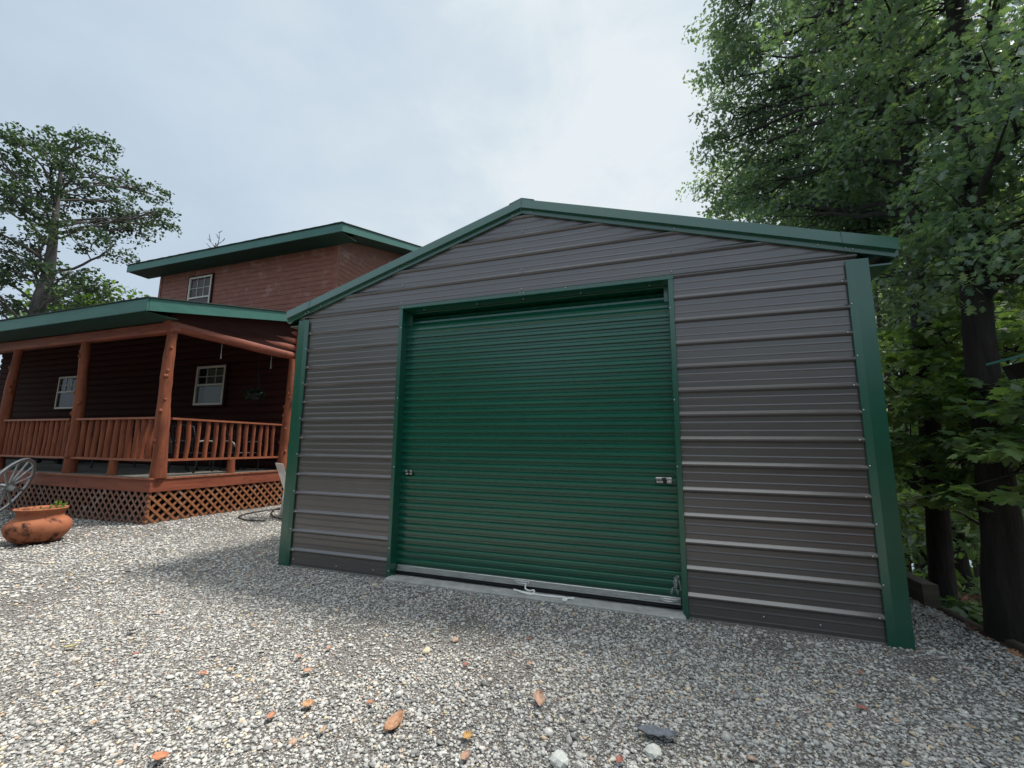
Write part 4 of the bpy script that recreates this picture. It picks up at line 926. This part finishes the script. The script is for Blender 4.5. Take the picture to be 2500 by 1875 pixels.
# --- young maple: bright layered leaves at mid height
tC = (3.75, 2.3)
trunkC = [(tC[0], tC[1], gz(*tC), .06), (tC[0]+.05, tC[1], 1.5, .05), (tC[0]-.05, tC[1], 3.2, .035), (tC[0], tC[1], 4.6, .015)]
cells = [(2200, 830, 6.9), (2280, 790, 6.6), (2260, 900, 6.4), (2340, 870, 6.2), (2420, 900, 5.9), (2480, 850, 6.4), (2190, 980, 6.6), (2270, 1010, 6.2), (2340, 990, 5.9), (2420, 1020, 5.6), (2490, 1000, 5.6), (2200, 1090, 6.4), (2280, 1130, 6.0), (2360, 1110, 5.7), (2440, 1130, 5.4), (2500, 1110, 5.6), (2330, 1200, 6.4), (2250, 1200, 7.4), (2560, 950, 5.2), (2570, 1100, 5.0), (2330, 700, 6.9), (2440, 770, 6.8)]
tree('maple_tree', 'young maple with bright layered lobed leaves between the oak trunks', 'tree', trunkC, px_blobs([(u, v, D, .46) for u, v, D in cells], 22, 5), leafM, MAPLE, .088, 850, M['bark'], 30, sub=8, flat=.28, tilt=.35, twig=.006, lr=.03, limb_from=.1)
# --- woods behind
def back_tree(u, D, h, r, label, seed, leaf, cells, size=.19, dens=170, vbase=1400, tpl=OAK, brk=None, grp='trees in the woods behind the garage'):
    p = at_d(u, vbase, D); x, y = p[0], p[1]; z0 = gz(x, y)
    tr = [(x, y, z0, r), (x, y, z0+2, r*.85), (x+.1, y, z0+h*.5, r*.65), (x, y+.1, z0+h*.8, r*.35), (x, y, z0+h, r*.1)]
    tree('forest_tree', label, 'tree', tr, px_blobs(cells, 40, seed), leaf, tpl, size, dens, brk or M['bark'], seed, group=grp, sub=8, flat=.6, tilt=.7, twig=.014)
back_tree(2345, 12.5, 15, .17, 'dark forest tree seen between the two oak trunks', 41, leafA, [(2300+90*i, v, 13, 1.0) for i in range(4) for v in (560, 700, 840, 980, 1110, 1220)], vbase=1420)
back_tree(2262, 15, 16, .15, 'forest tree rising close beside the right garage edge', 42, leafM, [(2150+80*i, v, 15, 1.1) for i in range(3) for v in (650, 780, 910, 1040, 1160, 1250)], vbase=1390)
back_tree(2215, 19, 17, .13, 'slim forest tree just past the green corner trim', 43, leafA, [(2130+100*i, v, 19, 1.3) for i in range(5) for v in (560, 1140, 1260)], vbase=1385)
back_tree(2500, 10.5, 15, .16, 'shaded forest tree half cut by the right picture edge', 44, leafM, [(2480+90*i, v, 10.5, .9) for i in range(2) for v in (380, 560, 700, 850, 1000, 1150, 1250)]+[(2440, 1250, 11, .8)], vbase=1440)
back_tree(2400, 17, 16, .12, 'thin forest tree with pale green crown deep in the woods', 45, leafY, [(2360+80*i, v, 18, 1.2) for i in range(3) for v in (640, 760, 880)]+[(2300, 1240, 20, 1.1), (2420, 1240, 20, 1.1)], vbase=1400)
back_tree(2060, 14, 15, .14, 'forest tree standing behind the garage roof', 46, leafY, [(1800+90*i, v, 14, 1.0) for i in range(5) for v in (470, 560)]+[(2060+60*i, 640, 14, 1.0) for i in range(3)], vbase=1250)
# thin trunks by the lake
for i, (u, D, r, lab) in enumerate(((2238, 21, .10, 'thin dark trunk closest to the green corner trim by the lake'), (2290, 23, .09, 'thin dark trunk standing left of the smaller oak trunk'), (2352, 22, .16, 'stout dark trunk showing between the two oak trunks'), (2384, 25, .10, 'thin far trunk against the bright lake glint'))):
    p = at_d(u, 1390, D); x, y = p[0], p[1]; z0 = gz(x, y); rg = random.Random(i)
    mb = MB(); mb.tube([(0, 0, 0), (.05, 0, 2), (0, .05, 5), (.1, 0, 9), (.1, .1, 13)], [r*1.2, r, r*.9, r*.7, r*.3], 10, jit=.05, rng=rg); q = empty('lakeside_tree', (x, y, z0)); tag(q, lab, 'tree', 'thin trunks by the lake'); mb.build('trunk', M['bark'], q)
    mb = MB(); rn = np.random.default_rng(i); C_ = []
    for s_ in range(10):
        tip = Vector((rg.uniform(-2, 2), rg.uniform(-2, 2), rg.uniform(7, 14))); limb(mb, (0.05, 0, tip.z-2), tip, .03, .01, rg, n=5); k = 160; cc = rn.normal(0, .55, (k, 3)); C_.append(cc+np.array(tip))
    mb.build('branches', M['bark'], q); C_ = np.concatenate(C_); V, kk = leaf_np(C_, .6, rn.uniform(.16, .26, len(C_)), SMALL, rn); np_mesh('crown', V, kk, [leafA], q)
# undergrowth
def brush(name, label, pts, n_, spread, h, size, leaf, tpl, seed, kind='stuff'):
    rn = np.random.default_rng(seed); C_ = []
    for x, y in pts:
        k = n_; xx = rn.normal(x, spread, k); yy = rn.normal(y, spread, k); zz = ground_z(xx, yy)+rn.uniform(0.02, h, k); C_.append(np.stack([xx, yy, zz], 1))
    C_ = np.concatenate(C_); V, kk = leaf_np(C_, .5, rn.uniform(.6, 1.2, len(C_))*size, tpl, rn); o = np_mesh(name, V, kk, [leaf]); tag(o, label, 'undergrowth', kind=kind); return o
pts = [tuple(at_d(u, 1300, D)[:2]) for u in range(2180, 2600, 38) for D in (17, 19.5)]
brush('undergrowth', 'dark low undergrowth along the crest before the lake', pts, 190, .7, .55, .16, leafA, SMALL, 4)
pts = [tuple(at_d(u, 1300, D)[:2]) for u, D in ((2225, 13), (2255, 14.5), (2300, 15), (2440, 13), (2480, 11), (2520, 14))]
brush('undergrowth', 'mossy green brush on the slope behind the timber edging', pts, 260, .5, .35, .12, leafM, SMALL, 6)
# leaf litter on the forest floor
rn = np.random.default_rng(9); k = 9000; xx = rn.uniform(2.35, 9, k); yy = rn.uniform(-2.5, 11, k); ok = xx > edge_x(yy)-.12; xx = xx[ok]; yy = yy[ok]
litM = island_mat('dry_leaves', [(0, (0.05, 0.025, 0.018)), (.5, (0.13, 0.06, 0.04)), (.8, (0.20, 0.08, 0.05)), (1, (0.30, 0.17, 0.10))], rough=.8, noise=0)
V, kk = leaf_np(np.stack([xx, yy, ground_z(xx, yy)+rn.uniform(.0, .02, len(xx))], 1), .3, rn.uniform(.05, .11, len(xx)), OAK, rn); tag(np_mesh('leaf_litter', V, kk, [litM]), 'dry brown and reddish leaves covering the forest floor', 'leaves', kind='stuff')
# ferns / ground plant by the timber
fr = empty('ground_plant', (2.82, 1.35, gz(2.82, 1.35)+.08)); tag(fr, 'low leafy green plant at the end of the timber edging', 'plant')
rn = np.random.default_rng(12); k = 150; cc = np.stack([rn.normal(0, .13, k), rn.normal(0, .26, k), rn.uniform(.02, .14, k)], 1); V, kk = leaf_np(cc, .45, rn.uniform(.06, .12, k), MAPLE, rn); np_mesh('foliage', V, kk, [leafM], fr)
mb = MB(); rg = random.Random(3)
for i in range(14): mb.tube([(rg.uniform(-.1, .1), rg.uniform(-.2, .2), -.02), (rg.uniform(-.2, .2), rg.uniform(-.35, .35), .1)], .004, 5)
mb.build('stem', M['timber'], fr)

# --- left tree
DL = 30.0
def L3(u, v, D=DL): p = at_d(u*1.1302, v*1.1302, D); return (float(p[0]), float(p[1]), float(p[2]))
b0 = L3(60, 900); tr = [(b0[0], b0[1], -.1, .40), (*L3(78, 690), .30), (*L3(100, 610), .25), (*L3(112, 540), .19), (*L3(118, 480), .14), (*L3(128, 400), .09), (*L3(135, 330), .05)]
bl = [(20, 300), (75, 315), (130, 310), (180, 312), (5, 345), (55, 360), (110, 365), (165, 350), (210, 345), (20, 400), (75, 415), (130, 405), (185, 400), (225, 385), (-20, 440), (45, 455), (100, 455), (155, 445), (205, 440), (250, 430), (300, 405), (335, 425), (275, 400), (345, 455), (310, 465), (265, 475), (215, 490), (160, 500), (105, 510), (290, 505), (245, 525), (330, 490), (15, 545), (-20, 520), (60, 535), (30, 580), (75, 590), (-10, 600), (145, 590), (185, 600), (210, 625), (160, 640), (115, 640), (35, 655), (-15, 670), (-60, 380), (-60, 480), (-70, 600)]
tree('left_tree', 'tall leaning tree with pale trunk and open crown behind the porch roof', 'tree', tr, [(*L3(u+rgb.uniform(-6, 6), v+rgb.uniform(-6, 6), DL+rgb.uniform(-2.5, 2.5)), 1.15*rgb.uniform(.8, 1.15)) for u, v in bl], leafL, SMALL, .17, 165, M['barkpale'], 60, sub=8, flat=.45, tilt=.6, twig=.022, lr=.07)
bpy.data.objects['left_tree'].name = 'shade_tree'
b0 = L3(200, 900, 42); tree('bushy_tree', 'yellow-green bushy tree low behind the porch roof', 'tree', [(b0[0], b0[1], -.1, .3), (b0[0], b0[1], 5, .25), (b0[0], b0[1], 9, .15), (b0[0], b0[1], 12, .05)],
     [(*L3(u, v-22, 42), 1.7) for u, v in ((110, 690), (150, 675), (190, 668), (225, 672), (130, 655), (255, 690), (175, 700), (90, 720), (220, 710))], leafY, SMALL, .34, 60, M['barkpale'], 61, sub=8, twig=.03, lr=.12)
# bare tree behind the upper roof
b0 = L3(465, 900, 34); q = empty('bare_tree', (b0[0], b0[1], -.1)); tag(q, 'leafless grey tree top poking above the upper roof', 'tree')
c0 = Vector((b0[0], b0[1], -.1)); t0 = Vector(L3(468, 548, 34))-c0; t1 = Vector(L3(466, 525, 34))-c0
mb = MB(); mb.tube([(0, 0, 0), (t0.x*.5, t0.y*.5, t0.z*.5), t0*.98, t0, t1], [.25, .17, .09, .06, .03], 8); mb.build('trunk', M['barkpale'], q)
mb = MB(); rg = random.Random(5)
for (ua, va_, ub, vb_) in ((468, 545, 455, 522), (468, 540, 473, 502), (466, 530, 482, 520), (467, 548, 445, 525), (455, 522, 448, 515), (455, 522, 452, 505), (473, 502, 480, 498), (472, 515, 466, 505), (482, 520, 486, 514), (467, 535, 460, 528)):
    limb(mb, Vector(L3(ua, va_, 34))-c0, Vector(L3(ub, vb_, 34))-c0, .035, .012, rg, .08, n=5)
mb.build('branches', M['barkpale'], q)

# ------------------------------------------------------------------ litter on the gravel
def litter(name, u, v, ln, wd, col, label, cat, seed, group=None, curl=.25, thick=.003, rz=0.0):
    wd *= 1.25; ln *= .95; curl *= .6; col = tuple(.8*c_+.2*.35 for c_ in col)
    p = at_z(u, v, -.005); rg = random.Random(seed); z = float(ground_z(p[0], p[1]))+.030
    k = 9; vs = []
    for i in range(k):
        t_ = i/(k-1); wl_ = wd*math.sin(math.pi*(.08+.86*t_))**.7*rg.uniform(.8, 1.15)
        for j in range(5):
            s_ = j/4*2-1; vs.append(((t_-.5)*ln, s_*wl_/2+rg.uniform(-.05, .05)*wd*.6, curl*wd*(s_*s_)+.15*ln*(t_-.5)**2+rg.uniform(-.06, .06)*wd))
    mb = MB(); mb.add(vs, [(i*5+j, (i+1)*5+j, (i+1)*5+j+1, i*5+j+1) for i in range(k-1) for j in range(4)])
    mt = mat(name+'_surface', col, rough=.75, col2=tuple(c*.6 for c in col), vscale=(40, 40, 40), bump=.3, bscale=(60, 60, 60))
    o = mb.build(name, mt, rot=(rg.uniform(-.15, .15), rg.uniform(-.15, .15), rz), loc=(p[0], p[1], z)); tag(o, label, cat, group)
    md = o.modifiers.new('thickness', 'SOLIDIFY'); md.thickness = thick; return o
def c1(x, y): return x/2.4578, 1500+y/2.4578
def c2(x, y): return 900+x/2.765, 1500+y/2.765
litter('bark_chip', *c2(172, 740), .135, .055, (.62, .30, .14), 'large orange bark chip lying upright on the gravel left of the curled leaf', 'bark', 1, rz=1.5, thick=.01)
litter('curled_leaf', *c2(1150, 585), .12, .045, (.72, .42, .28), 'long pale curled leaf with red edges in the middle of the gravel', 'leaf', 2, rz=1.9, curl=.5)
litter('plastic_scrap', *c2(1950, 805), .21, .06, (.14, .16, .20), 'crumpled blue-grey strip of plastic at the lower right of the gravel', 'scrap', 3, rz=.15, curl=.3)
litter('dry_leaf', *c2(668, 840), .05, .045, (.75, .42, .10), 'crinkled yellow-orange leaf in front of the bark chip', 'leaf', 4, rz=.6)
litter('dry_leaf', *c1(955, 865), .065, .05, (.75, .26, .10), 'bright orange leaf near the lower left bottom edge', 'leaf', 5, rz=.4)
litter('dry_leaf', *c1(1850, 555), .06, .055, (.72, .38, .16), 'broad tan-orange leaf above the small orange pair', 'leaf', 6, rz=1.2)
litter('dry_leaf', *c1(425, 188), .085, .035, (.68, .60, .25), 'pale yellow leaf on the gravel at the far left', 'leaf', 7, rz=.5)
litter('dark_leaf', *c1(795, 92), .08, .04, (.06, .02, .02), 'dark maroon leaf on the gravel left of the garage', 'leaf', 8, rz=-.3)
small = [c1(1530, 62), c1(818, 232), c1(1975, 210), c1(1795, 262), c1(1845, 350), c1(1220, 355), c1(1628, 620), c1(1938, 708), c1(565, 655), c2(10, 610), c2(652, 968), c2(1693, 983), c2(1080, 175), c2(650, 355), c2(1090, 340), (2100, 1640-0), (2105, 1725), (2370, 1773)]
for i, (u, v) in enumerate(small):
    rg = random.Random(100+i); litter('leaf_scrap', u, v, rg.uniform(.035, .055), rg.uniform(.022, .034), rg.choice([(.60, .24, .12), (.62, .33, .20), (.46, .13, .08), (.55, .38, .24)]), 'small orange-red leaf scrap scattered on the gravel', 'leaf', 200+i, group='small orange leaf scraps on the gravel', rz=rg.uniform(0, 3))
def rock(u, v, sz, col, label, seed):
    p = at_z(u, v, 0); rg = random.Random(seed); mb = MB(); import bmesh
    bm = bmesh.new(); bmesh.ops.create_icosphere(bm, subdivisions=2, radius=1)
    for v_ in bm.verts:
        f = 1+rg.uniform(-.10, .10)+.18*math.sin(v_.co.x*3+seed)+.1*math.sin(v_.co.y*4); v_.co = Vector((v_.co.x*sz*f, v_.co.y*sz*.7*f, v_.co.z*sz*.42*f))
    me = bpy.data.meshes.new('stone'); bm.to_mesh(me); bm.free(); me.materials.append(mat('stone_surface', col, rough=.85, var=.15, vscale=(30, 30, 30), bump=.4))
    o = bpy.data.objects.new('stone', me); o.location = (p[0], p[1], float(ground_z(p[0], p[1]))+.016); o.rotation_euler = (0, 0, rg.uniform(0, 3)); link(o); tag(o, label, 'stone')
rock(*c2(1915, 900), .050, (.60, .60, .56), 'large smooth pale stone just below the blue-grey plastic strip', 1)
rock(*c2(1290, 960), .058, (.60, .61, .58), 'large pale angular stone at the bottom edge of the gravel', 2)
rock(*c2(585, 165), .036, (.52, .36, .27), 'rounded pinkish-brown stone in front of the roll-up door', 3)
rock(*c2(392, 240), .040, (.55, .50, .36), 'flat tan stone left of the pinkish-brown stone', 4)

# ------------------------------------------------------------------ unseen woods added behind the camera to darken reflections and porch; slope woods
rn = np.random.default_rng(21); C_ = []
for i in range(46):
    a = R(180+ (i+.5)*180/46)+rn.uniform(-.02, .02); D = rn.uniform(15, 21); cx, cy = CAM[0]+D*math.cos(a), CAM[1]+D*math.sin(a); hh = rn.uniform(4.5, 8)
    k = 900; th = rn.uniform(0, 2*np.pi, k); zz = rn.uniform(.2, hh, k); rr = 1.9*np.sqrt(rn.uniform(0, 1, k))*(1.15-.7*zz/hh); C_.append(np.stack([cx+rr*np.cos(th), cy+rr*np.sin(th), zz], 1))
C_ = np.concatenate(C_); V, kk = leaf_np(C_, .7, rn.uniform(.35, .6, len(C_)), SMALL, rn); tag(np_mesh('woods', V, kk, [leafA]), 'unseen green woods behind the camera, added to darken reflections and the porch', 'woods', kind='stuff')

rn = np.random.default_rng(33); C_ = []
for i in range(16):
    a = R(22+i*4.3)+rn.uniform(-.02, .02); D = rn.uniform(30, 37); cx, cy = CAM[0]+D*math.cos(a), CAM[1]+D*math.sin(a); hh = rn.uniform(17, 23); g0 = float(ground_z(cx, cy))
    k = 1500; th = rn.uniform(0, 2*np.pi, k); zz = rn.uniform(3.0, hh, k); rr = 3.0*np.sqrt(rn.uniform(0, 1, k))*(1.15-.6*zz/hh); C_.append(np.stack([cx+rr*np.cos(th), cy+rr*np.sin(th), g0+zz], 1))
C_ = np.concatenate(C_); V, kk = leaf_np(C_, .7, rn.uniform(.35, .65, len(C_)), SMALL, rn); tag(np_mesh('woods', V, kk, [leafM]), 'hazy green woods on the slope down to the lake', 'woods', kind='stuff')
